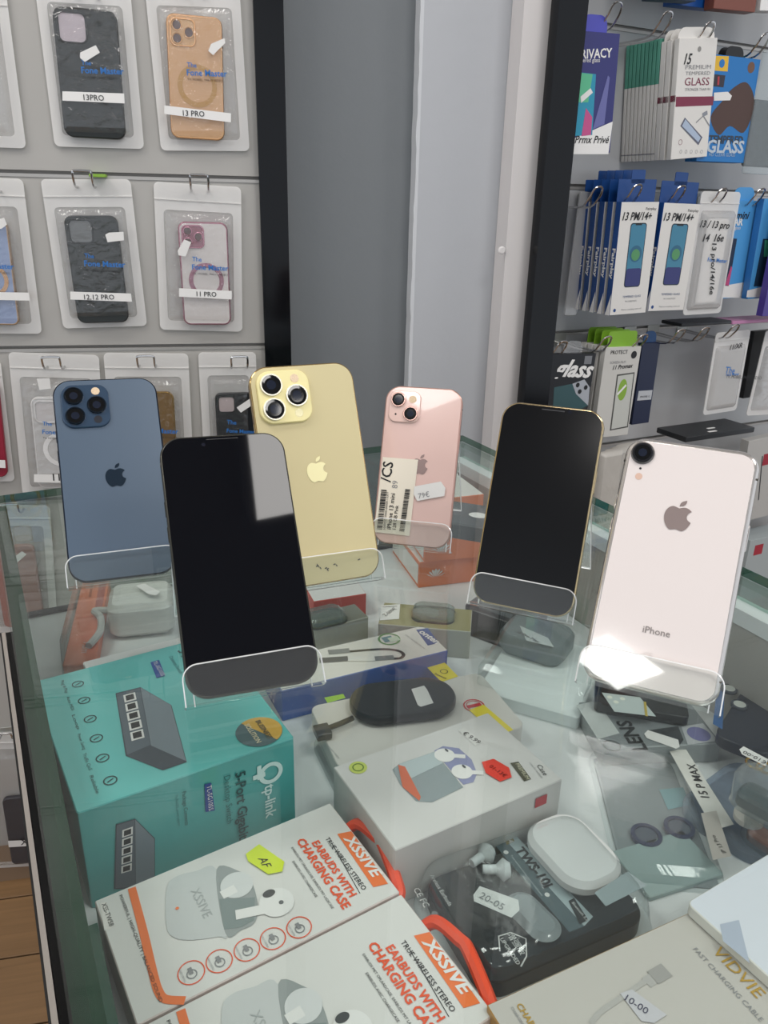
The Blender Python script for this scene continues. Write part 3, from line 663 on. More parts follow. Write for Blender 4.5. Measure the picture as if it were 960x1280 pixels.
f.tpx('15', r1(585, 285), r1(620, 285), INK, snap=False, shear=.3, bold=.02, name='pen_marks', hs=1.2); f.tpx('STRONGER THAN 9H', r1(590, 404), r1(702, 402), GREYINK, snap=False)
f.ppx([r1(590, 522), r1(668, 610), r1(650, 645), r1(570, 560)], mat('#5d5f70', .3), 2, 'printed_phone'); f.ppx([r1(592, 530), r1(660, 612), r1(649, 632), r1(577, 560)], mat('#a9b8cc', .3), 3, 'printed_phone')
f.line([r1(640, 545), r1(672, 515), r1(700, 560)], .002, GREYINK, px=True, name='printed_hammer'); f.line([r1(668, 512), r1(690, 500)], .006, mat('#8d8f94', .3, .5), px=True)
f.ring(*f.uv(r1(570, 632)), .004, .0006, MAROON)
for k in range(5): f.ring(*f.uv(r1(572+k*23, 674)), .0026, .0005, GREYINK)
f.disc(*f.uv(r1(655, 218)), .0036, mat('#8a8884', .4), 2, 'punch_hole'); f.done()
premium(1, .103); premium(2, .091)
TEAL = mat('#5fa892', .45)
for k in range(9):
    px = [r1(563, 165), r1(733, 172), r1(692, 697), r1(533, 708)]
    X, w, h = wall_quad('R', px, .118); X = Matrix.Translation(nR*(.118-.079+.0086*k)) @ X
    o = thing('screen_protector_pack', 'thin white pack with a teal top, '+('first', 'second', 'third', 'fourth', 'fifth', 'sixth', 'seventh', 'eighth', 'ninth')[k]+' behind the premium glass boxes', 'box', X, 'thin teal topped packs')
    b = MB(); b.slab(w, h*.66, -.0062, 0, PAPER, .0006, .0004, c=(0, -h*.17)); b.obj('carton', o)
    MB().slab(w, h*.37, -.0063, .0001, TEAL, .0006, .0004, c=(0, h*.345)).obj('teal_top', o)
    MB().slab(w+.0004, .002, -.0064, .0001, GREYINK, .0002, .0001, c=(0, -h*.44)).obj('printed_band', o)
# blue box with a roaring ape picture: plain brown stand-in shape
BLU = mat('#1272b8', .4)
for kk, off in ((0, .112), (1, .098)):
    px = [r1(712, 242), r1(930, 262), r1(850, 725), r1(640, 716)]
    X, w, h = wall_quad('R', px, .112); X = Matrix.Translation(nR*(.112-off)) @ X
    o = thing('screen_protector_box', ['bright blue tempered glass box with a brown picture, in front', 'bright blue tempered glass box behind its twin'][kk], 'box', X, 'bright blue tempered glass boxes')
    MB().slab(w, h, -.011, 0, BLU, .0008, .0005).obj('carton', o); out = rr(.04, .03, .012, 6, 0, (0, h/2)); MB().loft([(out, -.006), (out, -.005)], BLACK).obj('hang_tab', o)
    if kk: continue
    f = wface(o, X); f.ppx([r1(728, 248), r1(786, 250), r1(780, 318), r1(722, 314)], mat('#e0b32c', .4), 1); f.disc(*f.uv(r1(755, 282)), .006, BLU, 2)
    f.disc(*f.uv(r1(885, 300)), .008, mat('#6b4a36', .4), 1); f.rect(*f.uv(r1(722, 330)), *f.uv(r1(762, 388)), mat('#2a2430', .4), 1); f.line([r1(740, 340), r1(738, 378)], .004, mat('#b0303c', .4), px=True)
    f.poly(soft([f.uv(r1(*q)) for q in ((705, 520), (765, 440), (800, 395), (860, 365), (895, 420), (892, 500), (850, 590), (790, 560), (740, 600))]), mat('#4a3128', .45), 1, 'printed_picture')
    f.tpx('TEMPERED', r1(694, 636), r1(846, 640), mat('#2b3440', .4), snap=False, bold=.03); f.tpx('GLASS', r1(684, 676), r1(848, 680), mat('#b9c4cf', .4), snap=False, bold=.03, hs=.85)
    f.tpx('HD CLEAR GLASS', r1(696, 694), r1(812, 696), mat('#9fb4c9', .4), snap=False)
    f.ppx([r1(718, 412), r1(780, 408), r1(798, 426), r1(790, 446), r1(718, 448)], STICK, 5, 'price_sticker'); f.done()
o, X = None, wall_quad('R', [(953, 62), (1014, 70), (992, 226), (928, 211)], .112)
t = thing('accessory_pack', 'clear plastic pack with dark contents beside the bright blue box', 'pack', X[0]); MB().slab(X[1], X[2], -.001, .004, BLIST, .004, .001).obj('clear_cover', t)
MB().slab(X[1]-.012, X[2]*.55, -.010, -.0015, mat('#4b4f52', .6, noise=.5, nscale=90), .004, .002, c=(0, -X[2]*.16)).obj('dark_filling', t)
# row above: bottoms of hanging boxes
for px, m_, lab in (([(826, -128), (880, -125), (872, 4), (812, -4)], mat('#23364f', .4), 'dark blue box hanging in the row above, lower edge showing'), ([(856, -128), (912, -125), (893, 14), (840, 3)], RB, 'royal blue box hanging above the premium glass boxes'),
                    ([(908, -125), (962, -122), (944, 20), (893, 6)], mat('#7a4436', .45), 'brown red box hanging above the bright blue boxes'), ([(968, -125), (1025, -122), (1010, 16), (948, 12)], WHITE, 'white box hanging above the clear pack')):
    wbox('R', px, .10 if m_ is not RB else .076, .02, lab, m_, group='boxes hanging in the row above')
# second row: fairplay boxes
o_, X_ = None, wall_quad('R', [r2(125, 140), r2(175, 142), r2(105, 690), r2(45, 690)], .03)
t = thing('clear_pouch', 'narrow clear pouch hung behind the blue and white box row', 'pouch', X_[0]); MB().slab(X_[1], X_[2], 0, .004, clear('#ffffff', .2, .45, '#dcdcdc', extra=.03), .003, .001).obj('film', t)
BACKB = mat('#10407f', .4)
def fairplay(px, off, dn, label, front=True, writ=None):
    X, w, h = wall_quad('R', px, .118); X = Matrix.Translation(nR*dn) @ X
    o = thing('screen_protector_box', label, 'box', X, 'blue and white boxes with vertical lettering')
    T = .0125; MB().slab(w, h, -T, 0, BACKB, .0006, .0004, mtop=PAPER).obj('carton', o)
    out = rr(w, .034, .001, 2, 0, (0, h/2+.016)); MB().loft([(out, -T+.0002), (out, -T+.0012)], BACKB).obj('header_card', o)
    out = rr(.028, .02, .002, 2, 0, (0, h/2+.037)); MB().loft([(out, -T+.0002), (out, -T+.0012)], BACKB).obj('hang_tab', o)
    # left side: lettering reading downwards and a white wedge
    R3 = X.to_3x3(); ex, ey, ez = [R3 @ Vector(v) for v in ((1, 0, 0), (0, 1, 0), (0, 0, 1))]
    fs = Face(o, X.translation-ex*(w/2+.0001)-ez*T-ey*h/2, ez, ey)
    fs.text('Fairplay', T*.32, h*.60, T*.55, WHITE, w=h*.27, ang=-math.pi/2, bold=.03)
    fs.poly([(T*.98, 0), (T*.98, h*.20), (T*.1, 0)], WHITE, 2); fs.done()
    f = wface(o, X)
    if front: pic(f, px, writ)
    f.done(); return o
def pic(f, px, writ):
    w = (f.uv(px[1])[0]-f.uv(px[0])[0]); g = lambda a, b: (a, b)
    x0 = f.uv(px[3]); W_ = abs(f.uv(px[2])[0]-x0[0]); y0 = min(f.uv(px[2])[1], x0[1]); H_ = f.uv(px[0])[1]-y0; X0 = -W_/2
    u = lambda a: X0+a*W_; v = lambda b: y0+b*H_
    f.rect(u(.30), v(.25), u(.74), v(.82), mat('#1a2a3a', .3), 1, 'printed_phone', .005); f.rect(u(.32), v(.26), u(.72), v(.81), mat('#3a7d99', .3), 2, 'printed_phone', .004)
    f.disc(u(.52), v(.55), .013, mat('#245f7d', .3), 3, 'printed_phone'); f.disc(u(.52), v(.54), .009, mat('#4f8f5a', .3), 4, 'printed_phone'); f.rect(u(.32), v(.26), u(.72), v(.42), mat('#2b2f6c', .3), 3, 'printed_phone', .004)
    f.rect(u(.43), v(.80), u(.60), v(.82), BLACK, 4, 'printed_phone')
    f.text(writ, u(.06), v(.845), .012, INK, w=W_*.78, shear=.25, l=5, bold=.015, name='pen_marks'); f.text('Fairplay', u(.66), v(.93), .004, INK, w=W_*.28)
    f.text('TEMPERED GLASS', u(.3), v(.155), .0035, mat('#34507c', .4), w=W_*.5); f.text('9H HARDNESS', u(.38), v(.115), .0025, GREYINK, w=W_*.32); f.disc(u(.12), v(.045), .0028, BACKB, 2); f.text('Nano-coating anti-oil', u(.3), v(.04), .0025, GREYINK, w=W_*.55)
PX1 = [r2(310, 186), r2(478, 185), r2(415, 678), r2(255, 692)]; PX2 = [r2(505, 190), r2(662, 195), r2(585, 665), r2(420, 675)]
ORD = ['Fairplay box marked 13 PM/14+, front of a row of five', 'second Fairplay box behind the front one', 'third Fairplay box on its hook', 'fourth Fairplay box on its hook', 'fifth Fairplay box, nearest the wall']
for k in range(5): fairplay(PX1, .118, .0195*k, 'blue white '+ORD[k], k == 0, '13 PM/14+')
fairplay(PX2, .118, 0, 'blue and white Fairplay box beside the handwritten pouch', True, '13 PM/14+')
F1 = wall_quad('R', PX1, .118)
t = None
# handwritten pouch
o, f = pouch('R', [r2(668, 130), r2(820, 150), r2(765, 682), r2(580, 686)], .112, 'white pouch covered in handwriting beside the Fairplay boxes', cloudy=True, win=(.006, .008, .03), bulge=.008)
MB().slab(.05, .14, .001, .006, WHITE, .004, .002, c=(0, -.012)).obj('white_card', o)
for s_, a, b in (('13 / 13 pro', r2(655, 298), r2(786, 306)), ('14  16e', r2(668, 362), r2(760, 362))): f.tpx(s_, a, b, INK, l=4, snap=False, shear=.25, bold=.02, name='pen_marks')
f.tpx('13 pro/14/16e', r2(712, 370), r2(700, 600), INK, l=4, snap=False, shear=.2, bold=.02, name='pen_marks', hs=.9); f.tpx('Fone Master', r2(690, 450), r2(775, 458), BLUEINK, l=3, snap=False, bold=.02); f.done()
SKY = mat('#4f9bd6', .4)
o, f, w, h = wbox('R', [r2(790, 182), r2(925, 182), r2(862, 615), r2(735, 612)], .104, .014, 'sky blue screen protector box marked mini', SKY, tab=(.05, .022, SKY), group='sky blue boxes')
f.ppx([r2(756, 560), r2(872, 540), r2(862, 612), r2(740, 612)], WHITE, 1); f.tpx('CLEAR', r2(755, 290), r2(846, 290), WHITE, snap=False, bold=.03); f.tpx('tempered glass', r2(750, 310), r2(836, 308), WHITE, snap=False)
f.tpx('mini', r2(816, 262), r2(874, 262), INK, snap=False, shear=.3, bold=.02, name='pen_marks'); f.ppx([r2(770, 345), r2(822, 350), r2(785, 560), r2(752, 558)], mat('#1f2f48', .3), 2, 'printed_phone'); f.ppx([r2(795, 470), r2(800, 480), r2(785, 558), r2(768, 556)], mat('#c04c7c', .3), 3, 'printed_phone'); f.done()
o, f, w, h = wbox('R', [r2(940, 170), r2(1090, 172), r2(1020, 612), r2(874, 612)], .122, .014, 'sky blue screen protector box next to the mini one', SKY, mat('#2f6fae', .4), tab=(.05, .022, SKY), group='sky blue boxes')
f.ppx([r2(868, 580), r2(1010, 545), r2(1002, 610), r2(864, 610)], WHITE, 1); f.ppx([r2(938, 350), r2(1010, 352), r2(975, 560), r2(896, 562)], mat('#20344a', .3), 2, 'printed_phone'); f.ppx([r2(945, 356), r2(1000, 358), r2(990, 430), r2(940, 430)], mat('#3f9f7a', .3), 3, 'printed_phone'); f.done()
o, f, w, h = wbox('R', [(985, 250), (1040, 252), (1018, 396), (951, 392)], .150, .014, 'violet screen protector box at the end of the row', mat('#4a3a8a', .4))
# third row
BLK2 = mat('#14161b', .4)
o, f, w, h = wbox('R', [r3(62, 206), r3(243, 206), r3(196, 590), r3(25, 590)], .112, .012, 'black box with the word glass in script lettering', BLK2, tab=(.04, .02, clear('#ffffff', .1, .1)))
f.tpx('glass', r3(66, 296), r3(232, 304), WHITE, snap=False, shear=.45, bold=.03, hs=.95); f.rect(*f.uv(r3(203, 215)), *f.uv(r3(228, 248)), mat('#77797d', .4), 1)
f.ppx([r3(75, 345), r3(150, 330), r3(215, 420), r3(120, 470), r3(70, 420)], mat('#3c5a5d', .25, .3), 1, 'printed_phone'); f.ppx([r3(150, 330), r3(200, 312), r3(222, 345), r3(215, 420), r3(165, 372)], mat('#a7abb2', .3), 2, 'printed_phone')
for a in ((172, 335), (205, 345), (180, 362)): f.disc(*f.uv(r3(*a)), .004, BLACK, 4, 'printed_phone')
f.done()
LIME = mat('#7fae2c', .45)
for k in range(4):
    px = [r3(290, 182), r3(436, 174), r3(380, 542), r3(236, 556)]
    X, w, h = wall_quad('R', px, .112); X = Matrix.Translation(nR*.017*k) @ X
    o = thing('screen_protector_box', 'pale grey '+['box reading PROTECT on the front of its hook', 'box second behind the PROTECT front', 'box third behind the PROTECT front', 'box last behind the PROTECT front'][k], 'box', X, 'pale grey boxes with lime tabs')
    MB().slab(w, h, -.012, 0, mat('#c9c7c1', .5), .0008, .0005).obj('carton', o); out = rr(w*.8, .052, .006, 4, 0, (0, h/2)); MB().loft([(out, -.007), (out, -.006)], LIME).obj('hang_tab', o)
    if k: continue
    f = wface(o, X); f.tpx('PROTECT', r3(308, 208), r3(378, 205), INK, snap=False, bold=.01); f.disc(*f.uv(r3(405, 210)), .0065, INK, 2); f.tpx('SCREEN FILM', r3(305, 248), r3(370, 244), GREYINK, snap=False)
    f.tpx('11 Promax', r3(316, 272), r3(400, 262), INK, snap=False, shear=.3, bold=.02, name='pen_marks')
    f.ppx([r3(335, 292), r3(408, 282), r3(380, 510), r3(305, 524)], mat('#4a4a46', .4), 1, 'printed_phone'); f.ppx([r3(339, 298), r3(403, 288), r3(376, 505), r3(311, 518)], mat('#c3c4bd', .4), 2, 'printed_phone')
    a, b = f.uv(r3(357, 355)); f.disc(a, b, .010, mat('#86ab3a', .4), 3, 'printed_phone', .019); f.line([r3(335, 375), r3(372, 335)], .004, WHITE, 4, px=True); f.done()
o, f, w, h = wbox('R', [r3(445, 165), r3(520, 155), r3(462, 490), r3(392, 502)], .085, .012, 'dark navy box with a silver label beside the PROTECT boxes', mat('#101c3c', .35), tab=(.03, .02, mat('#15406e', .35)))
f.ppx([r3(425, 360), r3(482, 356), r3(476, 395), r3(418, 400)], mat('#b9bcc0', .4), 1); f.tpx('IPHONE 12', r3(430, 388), r3(470, 385), INK, snap=False); f.done()
o, f = pouch('R', [r3(745, 108), r3(890, 116), r3(826, 428), r3(690, 472)], .10, 'white pouch hanging alone beside the dark pack', cloudy=True, win=(.006, .008, .026), bulge=.006, logo=(r3(780, 285), r3(785, 298), r3(840, 294), r3(785, 306)))
f.tpx('11/XR', r3(800, 190), r3(852, 180), INK, snap=False, shear=.25, bold=.02, name='pen_marks'); f.done()
wbox('R', [r3(905, 112), r3(975, 108), r3(935, 380), r3(857, 390)], .07, .010, 'black pack hanging behind the clear pouches at the end', mat('#0e1013', .4), name='accessory_pack', cat='pack')
pouch('R', [r3(958, 112), r3(1090, 108), r3(1010, 455), r3(862, 462)], .10, 'clear pouch hanging in front of the black pack', win=(.008, .01, .03), bulge=.008)
# thin boxes laid across the hooks
def laid(px, off, zt, label, m_, dep=.05, cat='pack', yaw=0):
    a, z = WP('R', px[0], off); a2, z2 = WP('R', px[1], off)
    X = basis(nR*(dR-off)+eR*((a+a2)/2)+ZV*((z+z2)/2), eR, nR, ZV); o = thing('flat_pack', label, cat, X)
    MB().slab(abs(a2-a), dep, -zt, 0, m_, .003, .001, c=(0, dep/2)).obj('carton', o); return o
laid([(853, 401), (915, 404)], .11, .006, 'flat black pack lying on top of the empty hooks', mat('#16181c', .4))
laid([(916, 403), (985, 396)], .11, .006, 'flat pink pack lying beside the flat black pack', mat('#c98bb4', .4))
o = laid([(858, 545), (944, 536)], .13, .010, 'flat black case pack sticking out above the white phone', mat('#1d2023', .35), .075)
MB().slab(.020, .006, .0, .0005, STICK, .001, .0002, c=(.004, .03)).obj('price_sticker', o); MB().slab(.022, .006, 0, .0005, STICK, .001, .0002, c=(-.012, .012)).obj('barcode_label', o)
# fourth row
for k in range(4):
    X, w, h = wall_quad('R', [(748+k*7, 566-k*3), (776+k*7, 560-k*3), (768+k*7, 668), (736+k*7, 672)], .10-.012*k)
    o = thing('cable_pouch', 'crumpled white cable pouch between black and white phones, '+('first', 'second', 'third', 'fourth')[k]+' from its hook end', 'pouch', X, 'white cable pouches'); MB().loft([(rr(w, h, .006, 4), 0), (rr(w, h, .008, 4, .003), .006), (rr(w, h, .01, 4, .009), .009)], mat('#bdb8b0', .35, noise=.1, nscale=40, bump=.5, bscale=50)).obj('bag', o)
o, f, w, h = wbox('R', [(935, 548), (1000, 542), (990, 640), (922, 650)], .09, .02, 'pale blister pack with a dark line beside the white phone', mat('#b8b6b2', .4), name='accessory_pack', cat='pack')
f.line([(953, 570), (948, 625)], .003, mat('#33353a', .4), px=True); f.rect(*f.uv((955, 568)), *f.uv((975, 577)), mat('#a02738', .4), 1); f.done()
o, f, w, h = wbox('R', [(936, 672), (1010, 664), (1000, 740), (928, 744)], .10, .05, 'white charger box with a red square, low beside the white phone', mat('#a9b1b2', .4), name='charger_box', cat='box')
f.rect(*f.uv((944, 682)), *f.uv((952, 692)), mat('#a83040', .4), 1); f.done()
for p, lab in ((r1(295, 45), 'the dark violet privacy box'), (r1(520, 85), 'the teal topped packs'), (r1(710, 130), 'the premium tempered glass boxes'), (r1(955, 180), 'the bright blue boxes'), (r2(210, 150), 'the row of Fairplay boxes'), (r2(385, 140), 'the front Fairplay box'), (r2(580, 145), 'the second Fairplay front'),
               (r2(765, 155), 'the handwritten pouch'), (r2(935, 155), 'the sky blue boxes'), (r3(115, 180), 'the script lettered black box'), (r3(300, 160), 'the PROTECT boxes'), (r3(450, 150), 'the dark navy box'), (r3(605, 128), 'nothing, beside the dark navy box'), (r3(705, 120), 'nothing, beside the lone white pouch'), (r3(830, 108), 'the lone white pouch')):
    hook('R', p, .128, 'long wire hook holding '+lab, .016, False)

# ------------------------------------------------------------------ goods lying in the counter
def flat(name, label, cat, O, X, Y, zt, h, top, side=None, W_=None, D_=None, r=.001, n=2, base=True, body='carton', group=None):
    """a box lying flat: O, X, Y are pixels of three corners of its top face, zt its height above the shelf"""
    z = ZS+zt; o, x, y = [onz(p, z) for p in (O, X, Y)]
    ex = (x-o).normalized(); ey = ZV.cross(ex); D = D_ or (y-o).dot(ey); w = W_ or (x-o).length
    assert D > 0, name
    M_ = basis(Vector((o.x, o.y, z-h)), ex, ey, ZV); t = thing(name, label, cat, M_, group)
    if base: MB().slab(w, D, 0, h, side or top, r, min(.0006, r*.6), n, (w/2, D/2), mtop=top).obj(body, t)
    return t, Face(t, Vector((o.x, o.y, z)), ex, ey), w, D
# --- teal network switch box
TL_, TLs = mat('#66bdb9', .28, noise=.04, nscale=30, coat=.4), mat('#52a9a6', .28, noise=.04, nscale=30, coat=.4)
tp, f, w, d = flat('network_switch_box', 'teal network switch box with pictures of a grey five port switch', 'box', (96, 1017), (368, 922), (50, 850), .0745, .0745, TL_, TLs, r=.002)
DK, PORT = mat('#3c4650', .4), mat('#14181c', .4)
def switch(F, K, Q, ports):
    F.ppx([K(*p) for p in Q[0]], DK, 2, 'printed_switch'); F.ppx([K(*p) for p in Q[1]], mat('#77838c', .4), 3, 'printed_switch'); F.ppx([K(*p) for p in Q[2]], mat('#59646e', .4), 3, 'printed_switch')
    a, b, c, e = ports; A, B, C_, E_ = [Vector(F.uv(K(*p))) for p in ports]
    for i in range(5):
        t0, t1 = (i+.08)/5, (i+.92)/5
        L0, L1 = A.lerp(B, t0), A.lerp(B, t1); R0, R1 = C_.lerp(E_, t0), C_.lerp(E_, t1)
        F.poly([tuple(L0), tuple(L1), tuple(R1), tuple(R0)], WHITE, 5, 'printed_port'); g0, g1, h0, h1 = L0.lerp(R1, .16), L1.lerp(R0, .16), R1.lerp(L0, .16), R0.lerp(L1, .16)
        F.poly([tuple(g0), tuple(g1), tuple(h0), tuple(h1)], PORT, 6, 'printed_port')
switch(f, k2, ([(297, 122), (378, 102), (478, 160), (528, 345), (450, 372), (330, 325)], [(378, 104), (476, 160), (526, 343), (412, 292)], [(300, 125), (376, 106), (410, 290), (335, 322)]), [(322, 128), (350, 282), (360, 118), (392, 270)])
for (x, y, s) in ((175, 92, 'Plug & Play'), (195, 145, 'Auto MDI'), (215, 205, 'Loop'), (235, 268, 'Power Saving'), (255, 332, 'Traffic QoS'), (280, 405, 'Reliable')):
    u, v = f.uv(k2(x, y)); f.ring(u, v, .0042, .0008, mat('#1d3b3d', .5)); f.text(s, u-.010, v+.010, .0022, mat('#245255', .5), ang=-math.pi/2, w=.018)
    f.line([(u-.002, v-.001), (u+.002, v+.001)], .0008, mat('#1d3b3d', .5))
f.ppx([k2(410, 22), (k2(438, 14)), k2(458, 65), k2(430, 73)], mat('#2e4a94', .4), 2); f.tpx('TL-SG105S', k2(418, 22), k2(438, 70), WHITE, l=4, hs=.9)
f.tpx('Desktop Switch', k2(470, 5), k2(495, 62), mat('#2c6a6c', .5), l=3); f.tpx('5-Port', k2(498, -15), k2(522, 40), mat('#173c3e', .5), l=3, bold=.02)
u, v = f.uv(k2(762, 247)); f.disc(u, v, .0155, mat('#5b6f73', .4), 2); f.poly([(u+.0155*math.cos(a), v+.0155*math.sin(a)) for a in [math.pi*(-.35+i/14) for i in range(15)]], mat('#d1a64d', .4), 3)
f.text('BUSINESS', u+.002, v+.011, .0034, mat('#5f5a4a', .4), w=.022, ang=-math.pi/2, l=5, bold=.02); f.text('SOLUTION', u-.006, v+.011, .0034, mat('#e3d9b8', .4), w=.022, ang=-math.pi/2, l=5, bold=.02); f.done()
Xt = tp.matrix_basis; R3 = Xt.to_3x3(); exw, eyw = R3 @ Vector((1, 0, 0)), R3 @ Vector((0, 1, 0))
f = Face(tp, Xt.translation-eyw*.0003, exw, ZV)
switch(f, k2, ([(298, 545), (360, 527), (424, 590), (424, 715), (350, 755), (292, 755)], [(360, 529), (422, 592), (422, 712), (362, 745)], [(300, 548), (358, 530), (360, 745), (296, 752)]), [(318, 560), (314, 705), (352, 548), (348, 695)])
f.tpx('tp-link', k2(780, 420), k2(800, 520), mat('#d3eeeb', .4), l=3, bold=.02); u, v = f.uv(k2(800, 378)); f.ring(u, v, .0085, .003, mat('#d3eeeb', .4)); f.rect(u-.0125, v-.001, u-.004, v+.0026, mat('#d3eeeb', .4), 2, 'printed_logo'); f.rect(u-.0095, v-.002, u-.0065, v+.009, mat('#d3eeeb', .4), 2, 'printed_logo')
f.tpx('5-Port Gigabit', k2(685, 380), k2(712, 592), mat('#1c4c4e', .5), l=3, bold=.02); f.tpx('Desktop Switch', k2(648, 390), k2(668, 540), mat('#2f7273', .5), l=3)
f.ppx([k2(585, 415), k2(607, 410), k2(618, 500), k2(588, 505)], mat('#2e4a94', .4), 2); f.tpx('TL-SG105S', k2(592, 420), k2(600, 500), WHITE, l=4)
f.tpx('Package Contents', k2(512, 440), k2(530, 545), mat('#1c4c4e', .5), l=3); f.tpx('TL-SG105S, power adapter', k2(490, 450), k2(505, 550), mat('#2f7273', .5), l=3); f.done()
# --- white thin box behind it
flat('flat_box', 'thin white box squeezed behind the teal switch box', 'box', (108, 838), (232, 806), (100, 826), .060, .06, WHITE, D_=.014)
# --- charger blister
ch, f, w, d = flat('charger_pack', 'clear blister pack with a white plug charger and orange card', 'charger', (72, 822), (222, 806), (46, 716), .028, .028, WHITE, base=False)
MB().slab(w, d, 0, .002, WHITE, .004, .0005, 4, (w/2, d/2)).obj('backing_card', ch)
MB().slab(.028, d*.97, .0022, .017, mat('#ef8560', .4, noise=.06, nscale=60), .003, .001, 4, (.016, d/2)).obj('orange_card', ch)
MB().loft([(rr(w, d, .008, 5, 0, (w/2, d/2)), .002), (rr(w, d, .008, 5, .002, (w/2, d/2)), .040), (rr(w, d, .010, 5, .006, (w/2, d/2)), .044)], BLIST, False, True).obj('blister', ch)
pg = MB(); Xp = Matrix.Translation((w*.66, d*.50, .0025)); pg.loft([(rr(.062, .056, .012, 6, .006), 0), (rr(.062, .056, .012, 6), .006), (rr(.062, .056, .012, 6), .030), (rr(.062, .056, .012, 6, .005), .036), (rr(.062, .056, .012, 6, .012), .0375)], mat('#ece7e0', .22), X=Xp); pg.obj('plug_body', ch)
MB().tube(smooth_path([(w*.66-.030, d*.5, .022), (w*.66-.045, d*.5, .023), (w*.28, d*.44, .021), (.030, d*.30, .0195), (.022, d*.16, .0195)], 6), .0035, mat('#cfcac4', .3), 8).obj('cable', ch)
ft = Face(ch, f.O-ZV*.0105, f.ex, f.ey); ft.text('1,8m', .016, .030, .0075, mat('#f1d9cd', .5), ang=-math.pi/2+.0, l=3, shear=.3, al='c'); ft.text('EU USB CHARGER', .012, d*.95, .0028, mat('#6c2c1a', .5), w=.04, ang=-math.pi/2, l=3)
for k in range(6): ft.line([(.021+k*.0012, d*.92), (.021+k*.0012, d*.60)], .0004, mat('#8c4a6a', .5))
ft.done()
f2 = Face(ch, f.O+ZV*.0165, f.ex, f.ey); f2.ppx([k1(640, 650), k1(680, 640), k1(755, 678), k1(735, 695), k1(700, 690)], STICK, 3, 'price_sticker'); f2.done()
# --- adapter box with blue side
ob, f, w, d = flat('adapter_box', 'white adapter box with a blue side and a picture of a short cable', 'box', (352, 864), (560, 813), (334, 826), .030, .030, PAPER, mat('#2d5aa6', .4))
f.ppx([k3(455, 170), k3(492, 165), k3(528, 212), k3(492, 220)], mat('#2c5490', .4), 1, 'printed_logo'); f.tpx('onten', k3(462, 178), k3(518, 216), WHITE, l=3, snap=False, bold=.03, hs=.9)
u, v = f.uv(k3(370, 200)); f.ring(u, v, .0105, .002, mat('#4e8a4c', .4)); f.rect(u-.006, v-.004, u+.004, v+.005, mat('#3f7f8c', .4), 2, 'printed_picture'); f.rect(u-.001, v-.006, u+.009, v+.002, mat('#c3d3c0', .4), 3, 'printed_picture')
f.line([k3(235, 240), k3(340, 232), k3(395, 236), k3(415, 248), k3(405, 260), k3(370, 262)], .0032, mat('#2e2f33', .4), px=True, sm=6); f.line([k3(178, 242), k3(245, 236)], .0075, mat('#9a9da0', .35, .4), px=True, l=3, name='printed_plug'); f.line([k3(150, 268), k3(240, 262)], .008, mat('#53565b', .35), px=True, l=3, name='printed_plug'); f.line([k3(240, 262), k3(325, 262)], .0085, mat('#dedcd8', .35), px=True, l=3, name='printed_plug'); f.line([k3(325, 262), k3(385, 258)], .007, mat('#8f9295', .35, .4), px=True, l=3, name='printed_plug')
f.tpx('USB-C to VGA Adapter', k3(420, 188), k3(480, 232), GREYINK, l=3, snap=False); f.done()
# --- wireless charger pack
bs, f, w, d = flat('wireless_charger_pack', 'clear tray with a black oval wireless charging pad on a pale card', 'wireless charger', (424, 962), (658, 908), (370, 886), .018, .018, mat('#cfccc6', .35), mat('#c3c1bc', .4), r=.008, n=5, body='pale_card')
a, b = Vector(f.uv(k3(262, 420))), Vector(f.uv(k3(562, 408))); cpt = (a+b)/2; L_ = (b-a).length*1.12; an = math.atan2(b.y-a.y, b.x-a.x)*.5
Xp = f.X @ Matrix.Translation((cpt.x, cpt.y, 0)) @ Matrix.Rotation(an, 4, 'Z'); HW = L_*.56
PADM = mat('#1f2326', .3)
MB().loft([(rr(L_, HW, HW*.49, 14, .003), .001), (rr(L_, HW, HW*.49, 14), .004), (rr(L_, HW, HW*.49, 14), .0085), (rr(L_, HW, HW*.49, 14, .0012), .0105), (rr(L_, HW, HW*.49, 14, .003), .0108)], PADM, X=Xp).obj('charging_pad', bs)
fp = Face(bs, f.O+ZV*.0109, f.ex, f.ey); fp.ppx([k3(440, 358), k3(480, 347), k3(490, 360), k3(510, 402), k3(470, 414), k3(460, 408)], STICK, 2, 'price_sticker'); fp.done()
pc = [f.X @ Vector((*f.uv(k3(*q)), .005)) for q in ((255, 465), (215, 483), (175, 498))]; MB().tube(smooth_path(pc, 4), .0022, PADM, 8).obj('cable', bs)
u, v = f.uv(k3(160, 506)); MB().slab(.012, .014, .001, .007, mat('#3a3d40', .3), .001, .0005, 3, X=f.X @ Matrix.Translation((u, v, 0))).obj('connector', bs)
f.ppx([k3(490, 290), k3(545, 274), k3(588, 318), k3(535, 336)], mat('#e2d02e', .4), 2, 'yellow_label'); f.ring(*f.uv(k3(543, 303)), .0035, .0006, INK, 4); f.tpx('baseus', k3(512, 312), k3(548, 328), INK, l=4, snap=False)
f.ppx([k3(165, 385), k3(225, 373), k3(232, 386), k3(175, 402)], mat('#8fbf3a', .4), 2, 'green_label')
u, v = f.uv(k3(638, 410)); f.ring(u, v, .009, .0012, mat('#c2343c', .4)); f.ring(u, v, .0066, .0006, mat('#c2343c', .4)); f.rect(u-.006, v-.002, u+.006, v+.002, mat('#c2343c', .4), 2, 'red_stamp')
f.ppx([k3(622, 425), k3(668, 408), k3(762, 488), k3(712, 508)], mat('#e2d02e', .4), 4, 'yellow_label'); f.tpx('Baseus', k3(662, 448), k3(708, 484), INK, l=6, snap=False, bold=.02); f.tpx('Fast wireless charging', k3(170, 532), k3(210, 578), GREYINK, l=3, snap=False); f.done()
